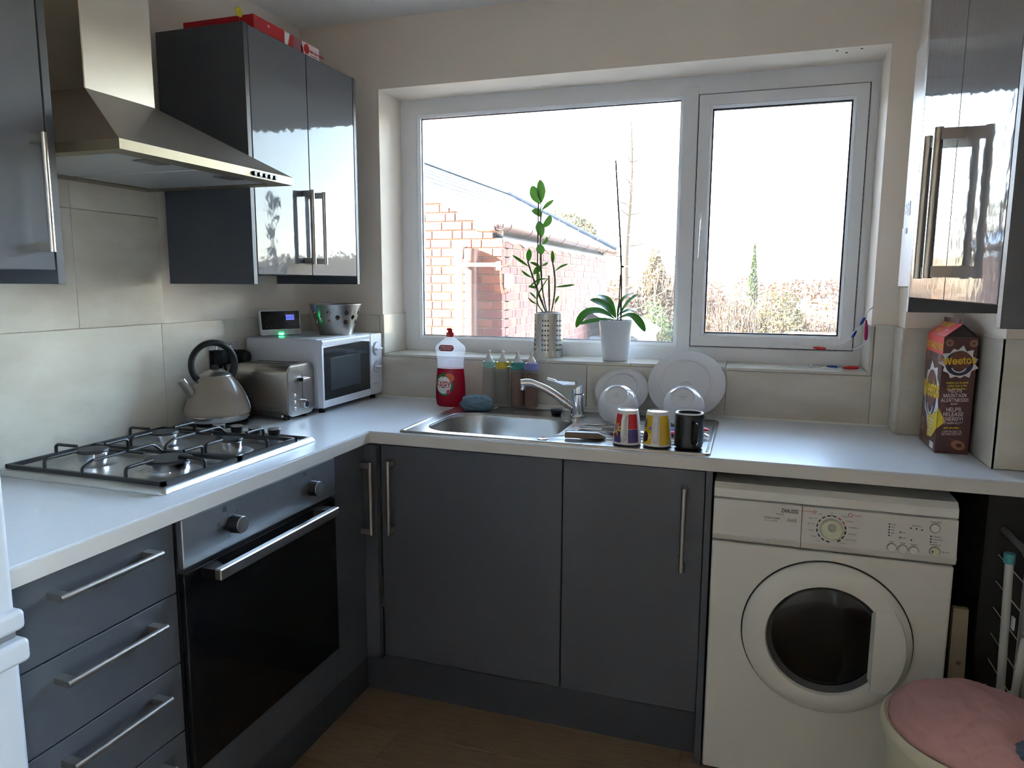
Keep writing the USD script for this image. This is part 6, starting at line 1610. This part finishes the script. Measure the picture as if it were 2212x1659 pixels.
bush('tangled golden-brown shrub left of the ivy-clad stem', (1.55, 15.2, -.35), (.72, .7, 1.45), 1800, .045, L_gold, 10, tw=420)
bush('olive green bush in the middle of the opening window', (2.35, 15.0, -.05), (.66, .6, 1.30), 4000, .05, L_olive, 11, tw=90)
bush('low bright green bush beside the white flat-roofed shed', (2.35, 12.4, -.30), (.46, .4, .62), 2600, .04, L_green, 12)
bush('orange-brown shrub at the right side of the opening window', (3.35, 16.5, -.55), (.85, .7, 1.35), 1800, .045, L_russet, 13, tw=300)
bush('pale golden thicket behind the white shed', (3.05, 19.0, -.6), (1.2, .8, 1.5), 2600, .055, L_gold, 14, tw=240)
bush('dense russet thicket between the two panes, behind the mullion', (.25, 17.5, -.2), (.85, .7, 1.5), 2400, .05, L_russet, 15, tw=260, twm=twig_r)
# ivy-clad stem
t = thing('ivy_tree', 'thin dead stem clad in green ivy standing above the hedge in the opening window', 'tree', (1.675, 17.0, -3.4))
obj('trunk', tube(spline([(1.675, 17.0, -4), (1.67, 17, 1.2), (1.72, 17, 2.2), (1.76, 17, 3.3)], 24), np.interp(np.linspace(0, 1, 24), [0, .6, .8, 1], [.08, .05, .016, .004]), 8), trunk_m, t)
obj('ivy', leafcloud((1.70, 17.0, 1.45), (.20, .20, 1.0), 2200, .035, 17, cone=.86, shell=.4), L_green, t, smooth=False, kind='stuff')
obj('branch', tube([(1.66, 17, 1.1), (1.45, 16.9, 1.25), (1.28, 16.9, 1.42)], [.022, .014, .006], 6), twig_r, t)
obj('branch', tube([(1.70, 17, 1.0), (1.86, 16.9, 1.25), (1.88, 16.9, 1.60)], [.020, .014, .005], 6), twig_r, t)
# tree to the right of the view, of which only branch tips show
t = thing('bare_tree', 'bare tree right of the opening window with only its branch tips in view', 'tree', (5.0, 14.0, -3.4))
obj('trunk', tube(spline([(5.0, 14, -4), (5.02, 14, 1), (4.95, 14, 5.5)], 20), np.linspace(.2, .03, 20), 12), trunk_m, t)
g_ = np.random.default_rng(77); ms = []
for i in range(22):
    z = .8 + i * .2; az = PI + g_.uniform(-.9, .9) if i % 3 else g_.uniform(-1.2, 1.2); Ln = g_.uniform(1.3, 2.4); d = np.array([math.cos(az), math.sin(az), 0])
    p = np.array([5.0, 14, z]); br = spline([p, p + d * Ln * .5 + [0, 0, .25], p + d * Ln + [0, 0, .30 + g_.uniform(-.2, .3)]], 10)
    obj('branch', tube(br, np.linspace(.022, .004, 10), 5), trunk_m, t, smooth=False)
    for k_ in range(8):
        s_ = br[g_.integers(4, 10)]; e = s_ + d * g_.uniform(.1, .3) + g_.normal(size=3) * .15
        ms.append(tube([s_, e], [.004, .0015], 3, cap=False))
obj('twigs', J(*ms), twig_m, t, smooth=False, kind='stuff')
# far wooded ridge
wood_ = []
for i in range(60):
    x = -60 + i * 2.9 + rng.uniform(-1.5, 1.5); y = 150 + rng.uniform(-18, 70)
    zg = float(-8 + 24 * max(0, (y - 90) / 300) ** 1.25) + x * .01
    wood_.append(leafcloud((x, y, zg + 1.6), (4.2, 3, 2.8), 260, .5, 200 + i))
obj('distant_wood', J(*wood_), L_russet, None, False, 'brown winter woodland along the far hillside', 'wood', kind='stuff')
